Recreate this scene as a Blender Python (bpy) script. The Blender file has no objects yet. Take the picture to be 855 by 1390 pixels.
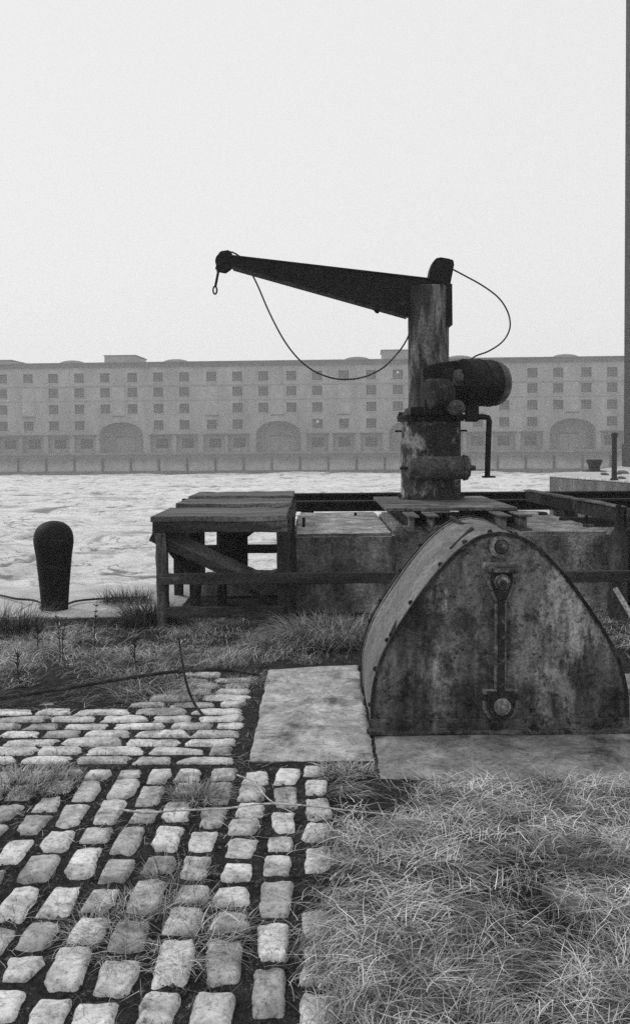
import bpy, bmesh, math, random
import numpy as np
from mathutils import Vector, Matrix, Euler, noise as mnoise

random.seed(7)
rng = np.random.default_rng(7)
R = math.radians
sc = bpy.context.scene
COL = sc.collection

# ------------------------------------------------------------------ camera
F = 1264.0
CAM_H = 1.6
cam_rot = (Euler((R(90 - 2.22), 0, 0)).to_matrix() @ Matrix.Rotation(R(-0.44), 3, 'Z'))
cd = bpy.data.cameras.new('camera')
cam = bpy.data.objects.new('camera', cd)
COL.objects.link(cam)
cam.matrix_world = Matrix.Translation((0, 0, CAM_H)) @ cam_rot.to_4x4()
cd.sensor_fit = 'VERTICAL'
cd.sensor_height = 36.0
cd.lens = F / 1390 * 36.0
cd.shift_y = -45.0 / 1390
cd.clip_start = 0.05
cd.clip_end = 3000
sc.camera = cam


def ray(px, py):
    return cam_rot @ Vector(((px - 427.5) / F, -(py - 650.0) / F, -1.0))


def P(px, py, Y):
    """world point seen at photo position px,py on the vertical plane y = Y (a measuring aid)"""
    d = ray(px, py)
    return Vector((0, 0, CAM_H)) + d * (Y / d.y)


def G(px, py, z=0.0):
    d = ray(px, py)
    return Vector((0, 0, CAM_H)) + d * ((z - CAM_H) / d.z)


# ------------------------------------------------------------------ materials
def newmat(name):
    m = bpy.data.materials.new(name)
    m.use_nodes = True
    nt = m.node_tree
    b = nt.nodes['Principled BSDF']
    return m, nt, b


def N(nt, kind, **kw):
    n = nt.nodes.new(kind)
    for k, v in kw.items():
        if k.startswith('i_'):
            n.inputs[k[2:].replace('_', ' ')].default_value = v
        else:
            setattr(n, k, v)
    return n


def grey(v, a=1.0):
    return (v, v, v, a)


def ramp(nt, src, stops):
    r = nt.nodes.new('ShaderNodeValToRGB')
    el = r.color_ramp.elements
    while len(el) < len(stops):
        el.new(0.5)
    for e, (p, v) in zip(el, stops):
        e.position = p
        e.color = grey(v)
    nt.links.new(src, r.inputs['Fac'])
    return r.outputs['Color']


def mixc(nt, fac, a, b, blend='MIX'):
    n = nt.nodes.new('ShaderNodeMix')
    n.data_type = 'RGBA'
    n.blend_type = blend
    for s, v in ((n.inputs[0], fac), (n.inputs[6], a), (n.inputs[7], b)):
        if isinstance(v, (int, float)):
            s.default_value = v if s.type == 'VALUE' else grey(v)
        else:
            nt.links.new(v, s)
    return n.outputs[2]


def coords(nt, scale=(1, 1, 1), kind='Object'):
    t = nt.nodes.new('ShaderNodeTexCoord')
    mp = nt.nodes.new('ShaderNodeMapping')
    mp.inputs['Scale'].default_value = scale
    nt.links.new(t.outputs[kind], mp.inputs['Vector'])
    return mp.outputs['Vector']


def noise(nt, vec, scale, detail=6, rough=0.6, dist=0.0):
    n = N(nt, 'ShaderNodeTexNoise')
    n.inputs['Scale'].default_value = scale
    n.inputs['Detail'].default_value = detail
    n.inputs['Roughness'].default_value = rough
    n.inputs['Distortion'].default_value = dist
    nt.links.new(vec, n.inputs['Vector'])
    return n.outputs['Fac']


def bump(nt, b, h, strength=0.4, dist=0.01):
    n = nt.nodes.new('ShaderNodeBump')
    n.inputs['Strength'].default_value = strength
    n.inputs['Distance'].default_value = dist
    nt.links.new(h, n.inputs['Height'])
    nt.links.new(n.outputs['Normal'], b.inputs['Normal'])


def worn(name, dark, mid, light, scale=3.0, stretch=(1, 1, 1), rough=0.7, bstr=0.35, bdist=0.006,
         fine=45.0, patch=(0.50, 0.62), patch_amt=1.0, spec=0.3, metallic=0.0, patch_scale=None, island=0.0):
    """weathered surface: mottled dark-mid tone, pale worn patches with ragged edges, fine pitting"""
    m, nt, b = newmat(name)
    v = coords(nt, stretch)
    vi = coords(nt)
    base = ramp(nt, noise(nt, v, scale, 8, 0.65), [(0.32, dark), (0.68, mid)])
    pm = ramp(nt, noise(nt, v, patch_scale or scale * 0.7, 9, 0.72, 0.4), [(patch[0], 0.0), (patch[1], 1.0)])
    pm2 = mixc(nt, patch_amt, 0.0, pm)
    c = mixc(nt, pm2, base, light)
    fn = noise(nt, vi, fine, 5, 0.7)
    sp = ramp(nt, fn, [(0.36, 0.45), (0.56, 1.12)])
    c = mixc(nt, 1.0, c, sp, 'MULTIPLY')
    if island:
        g = nt.nodes.new('ShaderNodeNewGeometry')
        t = ramp(nt, g.outputs['Random Per Island'], [(0.0, 1 - island), (1.0, 1 + island)])
        c = mixc(nt, 1.0, c, t, 'MULTIPLY')
    nt.links.new(c, b.inputs['Base Color'])
    b.inputs['Roughness'].default_value = rough
    b.inputs['Specular IOR Level'].default_value = spec
    b.inputs['Metallic'].default_value = metallic
    h = mixc(nt, 0.5, fn, noise(nt, v, scale * 4, 6, 0.6))
    bump(nt, b, h, bstr, bdist)
    return m


M = {}
M['iron_black'] = worn('black_iron', 0.005, 0.016, 0.06, 5, rough=0.7, patch=(0.56, 0.72), fine=50, spec=0.14, patch_scale=8)
M['iron_dark'] = worn('dark_rusty_iron', 0.010, 0.04, 0.11, 5, rough=0.78, patch=(0.54, 0.70), fine=45, spec=0.12, patch_scale=9)
M['fitting'] = worn('scaly_iron_fitting', 0.03, 0.11, 0.28, 9, rough=0.8, bstr=0.6, patch=(0.54, 0.68), fine=45, spec=0.15, patch_scale=14)
M['scale_pale'] = worn('pale_scaled_iron', 0.10, 0.22, 0.40, 10, rough=0.85, bstr=0.6, patch=(0.5, 0.66), fine=45, spec=0.1, patch_scale=18)
M['fitting_dark'] = worn('dark_iron_fitting', 0.014, 0.05, 0.20, 9, rough=0.8, bstr=0.6, patch=(0.55, 0.68), fine=45, spec=0.15, patch_scale=16)
M['pedestal'] = worn('flaking_pedestal_paint', 0.012, 0.06, 0.46, 3.0, (1, 1, 0.75), 0.8, 0.7, 0.008, 30, (0.52, 0.63), 0.95, 0.12, patch_scale=2.4)
M['column'] = worn('flaking_column_paint', 0.014, 0.085, 0.30, 5.0, (1, 1, 0.3), 0.8, 0.6, 0.006, 36, (0.50, 0.66), 0.9, 0.12)
M['cover_side'] = worn('faded_cover_sheet', 0.10, 0.19, 0.26, 3.0, (1, 1, 1), 0.8, 0.35, 0.004, 40, (0.5, 0.66), 0.8, 0.12)
M['plate'] = worn('steel_plate_top', 0.04, 0.13, 0.26, 3.0, rough=0.75, patch=(0.5, 0.66), spec=0.12)
M['timber'] = worn('black_weathered_timber', 0.012, 0.055, 0.15, 6, (0.18, 1, 1), 0.9, 0.9, 0.010, 45, (0.54, 0.68), 0.9, 0.08)
M['timber_post'] = worn('black_weathered_post', 0.012, 0.055, 0.16, 6, (1, 1, 0.18), 0.9, 0.9, 0.010, 45, (0.54, 0.68), 0.9, 0.08)
M['timber_rail'] = worn('worn_rail_timber', 0.022, 0.085, 0.22, 6, (0.18, 1, 1), 0.9, 0.9, 0.010, 45, (0.54, 0.66), 0.9, 0.08)
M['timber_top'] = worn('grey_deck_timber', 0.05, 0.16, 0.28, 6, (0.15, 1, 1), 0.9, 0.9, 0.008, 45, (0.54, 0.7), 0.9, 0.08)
M['timber_pale'] = worn('pale_batten', 0.3, 0.42, 0.5, 6, (1, 1, 0.3), 0.85)
M['beam'] = worn('black_steel_beam', 0.005, 0.012, 0.04, 4, (0.3, 1, 1), 0.7, 0.3, patch=(0.6, 0.75), spec=0.12)
def sett_mat():
    m, nt, b = newmat('granite_setts')
    v = coords(nt)
    g = nt.nodes.new('ShaderNodeNewGeometry')
    c = ramp(nt, noise(nt, v, 9, 9, 0.72), [(0.30, 0.26), (0.47, 0.48), (0.66, 0.70)])
    grime = ramp(nt, noise(nt, v, 4.2, 8, 0.7, 0.4), [(0.36, 0.34), (0.50, 1.0)])
    c = mixc(nt, 0.85, c, grime, 'MULTIPLY')
    pits = ramp(nt, noise(nt, v, 48, 7, 0.78), [(0.36, 0.35), (0.47, 1.0), (0.70, 1.3)])
    c = mixc(nt, 1.0, c, pits, 'MULTIPLY')
    t = ramp(nt, g.outputs['Random Per Island'], [(0.0, 0.72), (0.5, 1.0), (1.0, 1.28)])
    c = mixc(nt, 1.0, c, t, 'MULTIPLY')
    nt.links.new(c, b.inputs['Base Color'])
    b.inputs['Roughness'].default_value = 0.8
    b.inputs['Specular IOR Level'].default_value = 0.2
    h = mixc(nt, 0.45, noise(nt, v, 60, 6, 0.75), noise(nt, v, 17, 8, 0.7))
    bump(nt, b, h, 1.0, 0.014)
    return m


def slab_mat(name, lo, mid, hi):
    m, nt, b = newmat(name)
    v = coords(nt)
    c = ramp(nt, noise(nt, v, 5, 10, 0.74), [(0.30, lo), (0.50, mid), (0.66, hi)])
    stain = ramp(nt, noise(nt, v, 3.1, 7, 0.65, 0.5), [(0.34, 0.20), (0.41, 0.6), (0.48, 1.0)])
    c = mixc(nt, 0.9, c, stain, 'MULTIPLY')
    bright = ramp(nt, noise(nt, v, 2.2, 10, 0.8), [(0.58, 0.0), (0.70, 0.8)])
    c = mixc(nt, bright, c, min(0.85, hi * 1.5))
    pits = ramp(nt, noise(nt, v, 38, 9, 0.85), [(0.38, 0.28), (0.47, 0.95), (0.66, 1.35)])
    c = mixc(nt, 1.0, c, pits, 'MULTIPLY')
    # a crack or two
    w_ = N(nt, 'ShaderNodeTexVoronoi', feature='DISTANCE_TO_EDGE')
    w_.inputs['Scale'].default_value = 0.75
    nd = nt.nodes.new('ShaderNodeVectorMath')
    nd.operation = 'MULTIPLY_ADD'
    nn = N(nt, 'ShaderNodeTexNoise')
    nn.inputs['Scale'].default_value = 3.0
    nn.inputs['Detail'].default_value = 6
    nt.links.new(v, nn.inputs['Vector'])
    nt.links.new(nn.outputs['Color'], nd.inputs[0])
    nd.inputs[1].default_value = (0.45, 0.45, 0.0)
    nt.links.new(v, nd.inputs[2])
    nt.links.new(nd.outputs[0], w_.inputs['Vector'])
    cr_ = ramp(nt, w_.outputs['Distance'], [(0.0, 0.25), (0.006, 0.3), (0.010, 1.0)])
    c = mixc(nt, 0.12, c, cr_, 'MULTIPLY')
    nt.links.new(c, b.inputs['Base Color'])
    b.inputs['Roughness'].default_value = 0.85
    b.inputs['Specular IOR Level'].default_value = 0.15
    bump(nt, b, mixc(nt, 0.5, noise(nt, v, 55, 7, 0.8), noise(nt, v, 14, 8, 0.7)), 0.9, 0.010)
    return m


M['stone'] = sett_mat()
M['slab'] = slab_mat('worn_slab', 0.19, 0.36, 0.56)
M['slab_dull'] = slab_mat('dull_slab', 0.10, 0.20, 0.34)
M['coping'] = worn('pale_coping', 0.38, 0.56, 0.66, 2.2, rough=0.8, bstr=0.3, bdist=0.006, fine=60,
                   patch=(0.5, 0.7), patch_amt=0.7, spec=0.25)
M['soil'] = worn('dark_soil', 0.010, 0.045, 0.20, 14, rough=0.95, bstr=1.0, bdist=0.025, fine=90,
                 patch=(0.58, 0.66), patch_amt=0.8, spec=0.06, patch_scale=40)
M['pebble'] = worn('pale_pebble', 0.02, 0.08, 0.4, 20, rough=0.85, patch=(0.62, 0.68), island=0.8)
M['dead'] = worn('dead_stalk', 0.01, 0.03, 0.07, 12, rough=0.9)
M['twig'] = worn('bleached_twig', 0.36, 0.5, 0.6, 20, rough=0.85)
M['cable'] = worn('steel_cable', 0.012, 0.02, 0.04, 30, rough=0.5)


def cover_mat():
    m, nt, b = newmat('stained_cover_plate')
    v = coords(nt)
    vs = coords(nt, (1, 1, 0.22))
    base = ramp(nt, noise(nt, vs, 5.0, 10, 0.72), [(0.34, 0.05), (0.48, 0.15), (0.60, 0.25)])
    vt = coords(nt, (1, 1, 0.10))
    run = ramp(nt, noise(nt, vt, 9.0, 6, 0.6), [(0.38, 0.45), (0.56, 1.15)])
    c = mixc(nt, 0.8, base, run, 'MULTIPLY')
    st = ramp(nt, noise(nt, vs, 2.6, 10, 0.74, 0.2), [(0.55, 0.0), (0.63, 0.9)])
    c = mixc(nt, st, c, 0.46)
    rust = ramp(nt, noise(nt, v, 6.0, 11, 0.78), [(0.48, 1.0), (0.57, 0.36)])
    c = mixc(nt, 1.0, c, rust, 'MULTIPLY')
    dots = ramp(nt, noise(nt, v, 26, 6, 0.7), [(0.36, 0.3), (0.42, 1.0)])
    c = mixc(nt, 1.0, c, dots, 'MULTIPLY')
    # a band of heavy rot with a ragged top where the plate meets the wet slab
    sx = nt.nodes.new('ShaderNodeSeparateXYZ')
    nt.links.new(v, sx.inputs[0])
    ad = N(nt, 'ShaderNodeMath', operation='MULTIPLY_ADD')
    nt.links.new(noise(nt, v, 5.0, 8, 0.7), ad.inputs[0])
    ad.inputs[1].default_value = -0.5
    nt.links.new(sx.outputs['Z'], ad.inputs[2])
    rot = ramp(nt, ad.outputs[0], [(0.0, 0.55), (0.06, 1.0)])
    c = mixc(nt, 1.0, c, rot, 'MULTIPLY')
    fn = noise(nt, v, 70, 5, 0.7)
    c = mixc(nt, 1.0, c, ramp(nt, fn, [(0.34, 0.5), (0.58, 1.2)]), 'MULTIPLY')
    nt.links.new(c, b.inputs['Base Color'])
    b.inputs['Roughness'].default_value = 0.8
    b.inputs['Specular IOR Level'].default_value = 0.12
    bump(nt, b, mixc(nt, 0.5, fn, noise(nt, v, 11, 8, 0.7)), 0.6, 0.006)
    return m


M['cover_front'] = cover_mat()


def concrete_mat():
    m, nt, b = newmat('stained_concrete')
    v = coords(nt)
    vs = coords(nt, (1.0, 1.0, 0.16))
    base = ramp(nt, noise(nt, v, 5, 9, 0.7), [(0.34, 0.10), (0.62, 0.44)])
    streak = ramp(nt, noise(nt, vs, 3.2, 6, 0.6), [(0.36, 0.28), (0.62, 1.0)])
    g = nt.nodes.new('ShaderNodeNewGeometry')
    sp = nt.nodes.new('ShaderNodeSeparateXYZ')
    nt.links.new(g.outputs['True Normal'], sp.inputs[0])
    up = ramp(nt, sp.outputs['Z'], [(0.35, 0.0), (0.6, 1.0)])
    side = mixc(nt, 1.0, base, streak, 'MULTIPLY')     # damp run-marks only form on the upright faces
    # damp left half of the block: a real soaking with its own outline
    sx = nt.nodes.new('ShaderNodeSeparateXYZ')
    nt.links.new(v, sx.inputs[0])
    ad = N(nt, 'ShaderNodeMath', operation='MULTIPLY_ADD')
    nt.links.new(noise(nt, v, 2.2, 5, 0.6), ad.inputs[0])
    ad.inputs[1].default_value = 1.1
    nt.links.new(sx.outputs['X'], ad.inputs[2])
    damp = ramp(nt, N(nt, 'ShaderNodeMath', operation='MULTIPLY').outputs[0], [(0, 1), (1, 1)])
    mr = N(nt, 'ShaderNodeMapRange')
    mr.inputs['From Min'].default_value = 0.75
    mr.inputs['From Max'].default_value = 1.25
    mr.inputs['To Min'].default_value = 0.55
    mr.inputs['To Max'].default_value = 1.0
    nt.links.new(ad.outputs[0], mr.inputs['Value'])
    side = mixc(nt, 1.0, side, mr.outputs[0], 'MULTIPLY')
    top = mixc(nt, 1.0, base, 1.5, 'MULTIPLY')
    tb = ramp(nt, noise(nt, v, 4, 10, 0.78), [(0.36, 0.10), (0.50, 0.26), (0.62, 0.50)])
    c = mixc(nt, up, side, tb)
    fn = noise(nt, v, 40, 6, 0.75)
    c = mixc(nt, 1.0, c, ramp(nt, fn, [(0.34, 0.4), (0.56, 1.1)]), 'MULTIPLY')
    nt.links.new(c, b.inputs['Base Color'])
    b.inputs['Roughness'].default_value = 0.9
    b.inputs['Specular IOR Level'].default_value = 0.15
    bump(nt, b, mixc(nt, 0.5, fn, noise(nt, v, 14, 8, 0.7)), 0.7, 0.012)
    return m


M['concrete'] = concrete_mat()


def brick_mat(name, lo, hi, mortar, scale, bw=0.5, rh=0.16, rot=False):
    m, nt, b = newmat(name)
    t = nt.nodes.new('ShaderNodeTexCoord')
    sp = nt.nodes.new('ShaderNodeSeparateXYZ')
    nt.links.new(t.outputs['Object'], sp.inputs[0])
    cb = nt.nodes.new('ShaderNodeCombineXYZ')
    ad = N(nt, 'ShaderNodeMath', operation='ADD')
    nt.links.new(sp.outputs['X'], ad.inputs[0])
    nt.links.new(sp.outputs['Y'], ad.inputs[1])
    nt.links.new(ad.outputs[0], cb.inputs[0])
    nt.links.new(sp.outputs['Z'], cb.inputs[1])
    br = N(nt, 'ShaderNodeTexBrick')
    br.inputs['Scale'].default_value = scale
    br.inputs['Color1'].default_value = grey(lo)
    br.inputs['Color2'].default_value = grey(hi)
    br.inputs['Mortar'].default_value = grey(mortar)
    br.inputs['Mortar Size'].default_value = 0.018
    br.inputs['Brick Width'].default_value = bw
    br.inputs['Row Height'].default_value = rh
    nt.links.new(cb.outputs[0], br.inputs['Vector'])
    v = coords(nt)
    vs = coords(nt, (1, 1, 0.3))
    st = ramp(nt, noise(nt, vs, 0.35, 9, 0.7), [(0.3, 0.62), (0.7, 1.25)])
    c = mixc(nt, 1.0, br.outputs['Color'], st, 'MULTIPLY')
    gr = ramp(nt, noise(nt, v, 2.5, 8, 0.8), [(0.3, 0.75), (0.7, 1.2)])
    c = mixc(nt, 1.0, c, gr, 'MULTIPLY')
    nt.links.new(c, b.inputs['Base Color'])
    b.inputs['Roughness'].default_value = 0.9
    b.inputs['Specular IOR Level'].default_value = 0.15
    bump(nt, b, br.outputs['Fac'], 0.3, -0.02)
    return m


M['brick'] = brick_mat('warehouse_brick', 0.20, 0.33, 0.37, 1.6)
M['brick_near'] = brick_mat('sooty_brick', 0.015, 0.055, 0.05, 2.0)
M['quaystone'] = brick_mat('quay_masonry', 0.20, 0.32, 0.12, 0.5, 0.9, 0.35)
def tide_mat():
    m, nt, b = newmat('tidal_masonry')
    v = coords(nt)
    vs = coords(nt, (1, 1, 0.4))
    sx = nt.nodes.new('ShaderNodeSeparateXYZ')
    nt.links.new(v, sx.inputs[0])
    ad = N(nt, 'ShaderNodeMath', operation='MULTIPLY_ADD')
    nt.links.new(noise(nt, vs, 0.6, 8, 0.75), ad.inputs[0])
    ad.inputs[1].default_value = 2.6
    nt.links.new(sx.outputs['Z'], ad.inputs[2])
    c = ramp(nt, N(nt, 'ShaderNodeMath', operation='MULTIPLY').outputs[0], [(0, 0), (1, 1)])
    mr = N(nt, 'ShaderNodeMapRange')
    mr.inputs['From Min'].default_value = -1.5
    mr.inputs['From Max'].default_value = 0.1
    mr.inputs['To Min'].default_value = 0.36
    mr.inputs['To Max'].default_value = 0.11
    nt.links.new(ad.outputs[0], mr.inputs['Value'])
    c = mixc(nt, 1.0, mr.outputs[0], ramp(nt, noise(nt, v, 1.4, 9, 0.8), [(0.3, 0.6), (0.7, 1.25)]), 'MULTIPLY')
    nt.links.new(c, b.inputs['Base Color'])
    b.inputs['Roughness'].default_value = 0.85
    return m


M['tide'] = tide_mat()
M['pier'] = worn('weathered_pier_stone', 0.06, 0.14, 0.26, 0.9, (1, 1, 0.25), 0.85, 0.4, 0.03, 9, (0.5, 0.7), 0.6, 0.2)
M['far_coping'] = worn('dull_coping', 0.10, 0.18, 0.26, 0.8, rough=0.85)
M['pier_top'] = worn('pale_pier_top', 0.40, 0.55, 0.65, 0.8, rough=0.85, bstr=0.3, bdist=0.03, fine=9)
M['slate'] = worn('slate_roof', 0.06, 0.09, 0.13, 0.5, rough=0.8)
M['roof_pale'] = worn('pale_roof_sheet', 0.22, 0.3, 0.36, 0.5, rough=0.8)
M['glass_dark'] = worn('dirty_glass', 0.010, 0.03, 0.06, 1.0, rough=0.5, spec=0.2)
M['bars'] = worn('window_bar_paint', 0.16, 0.22, 0.26, 2, rough=0.8)
M['boarding'] = worn('pale_boarding', 0.26, 0.34, 0.40, 1, rough=0.85)
M['white'] = worn('white_glint', 0.7, 0.78, 0.82, 2, rough=0.8)


def mud_mat():
    m, nt, b = newmat('dock_mud')
    v = coords(nt)
    vx = coords(nt, (0.75, 1, 1))
    base = ramp(nt, noise(nt, vx, 0.35, 10, 0.7, 0.5), [(0.28, 0.50), (0.44, 0.72), (0.62, 0.82)])
    # thin wandering dark lines: runnel shading put into the colour
    n1 = noise(nt, vx, 0.16, 7, 0.62, 1.2)
    l1 = ramp(nt, n1, [(0.465, 1.0), (0.492, 0.38), (0.508, 0.38), (0.535, 1.0)])
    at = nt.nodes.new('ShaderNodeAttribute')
    at.attribute_name = 'runnel_shade'
    wm_ = ramp(nt, at.outputs['Fac'], [(0.05, 1.0), (0.7, 0.30)])  # darkens runnels and hollows in the colour, as shade would
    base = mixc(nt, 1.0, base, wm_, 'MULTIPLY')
    c = mixc(nt, 0.35, base, l1, 'MULTIPLY')
    n2 = noise(nt, vx, 0.75, 8, 0.66, 0.9)
    l2 = ramp(nt, n2, [(0.33, 0.5), (0.40, 1.0)])
    c = mixc(nt, 0.8, c, l2, 'MULTIPLY')
    fn = noise(nt, v, 5, 10, 0.82)
    c = mixc(nt, 1.0, c, ramp(nt, fn, [(0.34, 0.50), (0.47, 0.95), (0.6, 1.08)]), 'MULTIPLY')
    ck = N(nt, 'ShaderNodeTexVoronoi', feature='DISTANCE_TO_EDGE')
    ck.inputs['Scale'].default_value = 0.9
    nd = nt.nodes.new('ShaderNodeVectorMath')
    nd.operation = 'MULTIPLY_ADD'
    nn = N(nt, 'ShaderNodeTexNoise')
    nn.inputs['Scale'].default_value = 0.8
    nn.inputs['Detail'].default_value = 7
    nt.links.new(v, nn.inputs['Vector'])
    nt.links.new(nn.outputs['Color'], nd.inputs[0])
    nd.inputs[1].default_value = (2.2, 2.2, 0.0)
    nt.links.new(v, nd.inputs[2])
    nt.links.new(nd.outputs[0], ck.inputs['Vector'])
    crk = ramp(nt, ck.outputs['Distance'], [(0.0, 0.25), (0.02, 0.45), (0.045, 1.0)])
    part = ramp(nt, noise(nt, v, 0.22, 5, 0.6), [(0.45, 0.0), (0.58, 0.9)])
    c = mixc(nt, part, c, mixc(nt, 1.0, c, crk, 'MULTIPLY'))
    nt.links.new(c, b.inputs['Base Color'])
    b.inputs['Roughness'].default_value = 0.7
    b.inputs['Specular IOR Level'].default_value = 0.25
    bump(nt, b, mixc(nt, 0.4, fn, n2), 1.0, 0.16)
    return m


M['mud'] = mud_mat()


def grass_mat(name, lo, hi, pale):
    m, nt, b = newmat(name)
    g = nt.nodes.new('ShaderNodeNewGeometry')
    c = ramp(nt, g.outputs['Random Per Island'], [(0.0, lo), (0.6, hi), (0.93, hi * 1.25), (1.0, pale)])
    v = coords(nt)
    c = mixc(nt, 1.0, c, ramp(nt, noise(nt, v, 3.5, 5, 0.65), [(0.35, 0.45), (0.62, 1.35)]), 'MULTIPLY')
    nt.links.new(c, b.inputs['Base Color'])
    b.inputs['Roughness'].default_value = 0.65
    b.inputs['Specular IOR Level'].default_value = 0.25
    return m


M['grass'] = grass_mat('dry_grass', 0.02, 0.31, 0.8)
M['grass_low'] = grass_mat('decayed_grass', 0.015, 0.13, 0.4)
M['straw'] = grass_mat('bleached_straw', 0.25, 0.55, 0.85)
M['grass_back'] = grass_mat('matted_grass', 0.03, 0.27, 0.7)
M['grass_green'] = grass_mat('dark_rush', 0.012, 0.06, 0.22)


# ------------------------------------------------------------------ mesh helpers
class MB:
    def __init__(s):
        s.v, s.f, s.mi = [], [], []

    def add(s, vs, fs, mi=0):
        o = len(s.v)
        s.v += [tuple(v) for v in vs]
        s.f += [tuple(i + o for i in f) for f in fs]
        s.mi += [mi] * len(fs)
        return s

    def box(s, lo, hi, mi=0, rot=None, at=None):
        x0, y0, z0 = lo
        x1, y1, z1 = hi
        vs = [Vector(p) for p in ((x0, y0, z0), (x1, y0, z0), (x1, y1, z0), (x0, y1, z0), (x0, y0, z1), (x1, y0, z1), (x1, y1, z1), (x0, y1, z1))]
        if rot is not None:
            vs = [rot @ v for v in vs]
        if at is not None:
            vs = [v + Vector(at) for v in vs]
        return s.add(vs, [(0, 3, 2, 1), (4, 5, 6, 7), (0, 1, 5, 4), (1, 2, 6, 5), (2, 3, 7, 6), (3, 0, 4, 7)], mi)

    def beam(s, p0, p1, w, h, seg=6, jit=0.0, up=Vector((0, 0, 1)), mi=0, taper=1.0):
        """squared timber or bar from p0 to p1; w across, h along up"""
        p0, p1 = Vector(p0), Vector(p1)
        d = (p1 - p0).normalized()
        a = d.cross(up).normalized()
        u = a.cross(d).normalized()
        vs, fs = [], []
        for i in range(seg + 1):
            t = i / seg
            c = p0.lerp(p1, t)
            k = 1 + (taper - 1) * t
            for sa, su in ((-1, -1), (1, -1), (1, 1), (-1, 1)):
                vs.append(c + a * (sa * w / 2 * k + random.gauss(0, jit)) + u * (su * h / 2 * k + random.gauss(0, jit)))
        for i in range(seg):
            for k in range(4):
                fs.append((i * 4 + k, i * 4 + (k + 1) % 4, i * 4 + 4 + (k + 1) % 4, i * 4 + 4 + k))
        fs += [(3, 2, 1, 0), (seg * 4, seg * 4 + 1, seg * 4 + 2, seg * 4 + 3)]
        return s.add(vs, fs, mi)

    def lathe(s, prof, p0, axis, n=32, mi=0):
        """prof: (radius, distance along axis) pairs; ends are capped"""
        p0 = Vector(p0)
        ax = Vector(axis).normalized()
        a = ax.orthogonal().normalized()
        b = ax.cross(a)
        vs, fs = [], []
        for r, h in prof:
            for k in range(n):
                t = 2 * math.pi * k / n
                vs.append(p0 + ax * h + (a * math.cos(t) + b * math.sin(t)) * r)
        for i in range(len(prof) - 1):
            for k in range(n):
                k2 = (k + 1) % n
                fs.append((i * n + k, i * n + k2, (i + 1) * n + k2, (i + 1) * n + k))
        fs.append(tuple(range(n - 1, -1, -1)))
        q = (len(prof) - 1) * n
        fs.append(tuple(range(q, q + n)))
        return s.add(vs, fs, mi)

    def cyl(s, p0, p1, r, n=20, mi=0):
        p0, p1 = Vector(p0), Vector(p1)
        return s.lathe([(r, 0), (r, (p1 - p0).length)], p0, p1 - p0, n, mi)

    def tube(s, pts, r, n=8, mi=0, r1=None):
        pts = [Vector(p) for p in pts]
        vs, fs = [], []
        ref = None
        for i, p in enumerate(pts):
            d = (pts[min(i + 1, len(pts) - 1)] - pts[max(i - 1, 0)]).normalized()
            if ref is None:
                ref = d.orthogonal().normalized()
            ref = (ref - d * ref.dot(d)).normalized()
            b = d.cross(ref)
            rr = r if r1 is None else r + (r1 - r) * i / (len(pts) - 1)
            for k in range(n):
                t = 2 * math.pi * k / n
                vs.append(p + (ref * math.cos(t) + b * math.sin(t)) * rr)
        for i in range(len(pts) - 1):
            for k in range(n):
                k2 = (k + 1) % n
                fs.append((i * n + k, i * n + k2, (i + 1) * n + k2, (i + 1) * n + k))
        fs.append(tuple(range(n - 1, -1, -1)))
        q = (len(pts) - 1) * n
        fs.append(tuple(range(q, q + n)))
        return s.add(vs, fs, mi)

    def prism(s, outline, to3, d0, d1, mi=0):
        """outline in 2-D (counter-clockwise), to3(u, v, d) maps to 3-D"""
        n = len(outline)
        vs = [to3(u, v, d0) for u, v in outline] + [to3(u, v, d1) for u, v in outline]
        fs = [tuple(range(n)), tuple(range(2 * n - 1, n - 1, -1))]
        for i in range(n):
            j = (i + 1) % n
            fs.append((j, i, i + n, j + n))
        return s.add(vs, fs, mi)

    def build(s, name, mats, parent=None, bevel=0.0, smooth=None, origin=None, seg=2):
        me = bpy.data.meshes.new(name)
        org = Vector(origin) if origin is not None else Vector((0, 0, 0))
        me.from_pydata([tuple(Vector(v) - org) for v in s.v], [], s.f)
        if not isinstance(mats, (list, tuple)):
            mats = [mats]
        for m in mats:
            me.materials.append(m)
        if len(mats) > 1:
            me.polygons.foreach_set('material_index', s.mi)
        bm = bmesh.new()
        bm.from_mesh(me)
        bmesh.ops.recalc_face_normals(bm, faces=bm.faces)
        bm.to_mesh(me)
        bm.free()
        if smooth is not None:
            me.polygons.foreach_set('use_smooth', [True] * len(me.polygons))
            me.set_sharp_from_angle(angle=R(smooth))
        o = bpy.data.objects.new(name, me)
        COL.objects.link(o)
        o.location = org
        if parent is not None:
            o.parent = parent
            o.location = org - parent.location      # parents stand unrotated unless noted
        if bevel:
            md = o.modifiers.new('bevel', 'BEVEL')
            md.width = bevel
            md.segments = seg
            md.limit_method = 'ANGLE'
            md.angle_limit = R(40)
        return o


def tag(o, label=None, cat=None, group=None, kind=None):
    if label:
        o['label'] = label
    if cat:
        o['category'] = cat
    if group:
        o['group'] = group
    if kind:
        o['kind'] = kind
    return o


def empty(name, loc, label, cat, group=None, rz=0):
    o = bpy.data.objects.new(name, None)
    COL.objects.link(o)
    o.location = loc
    o.rotation_euler.z = rz
    o.empty_display_size = 0.2
    return tag(o, label, cat, group)


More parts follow.
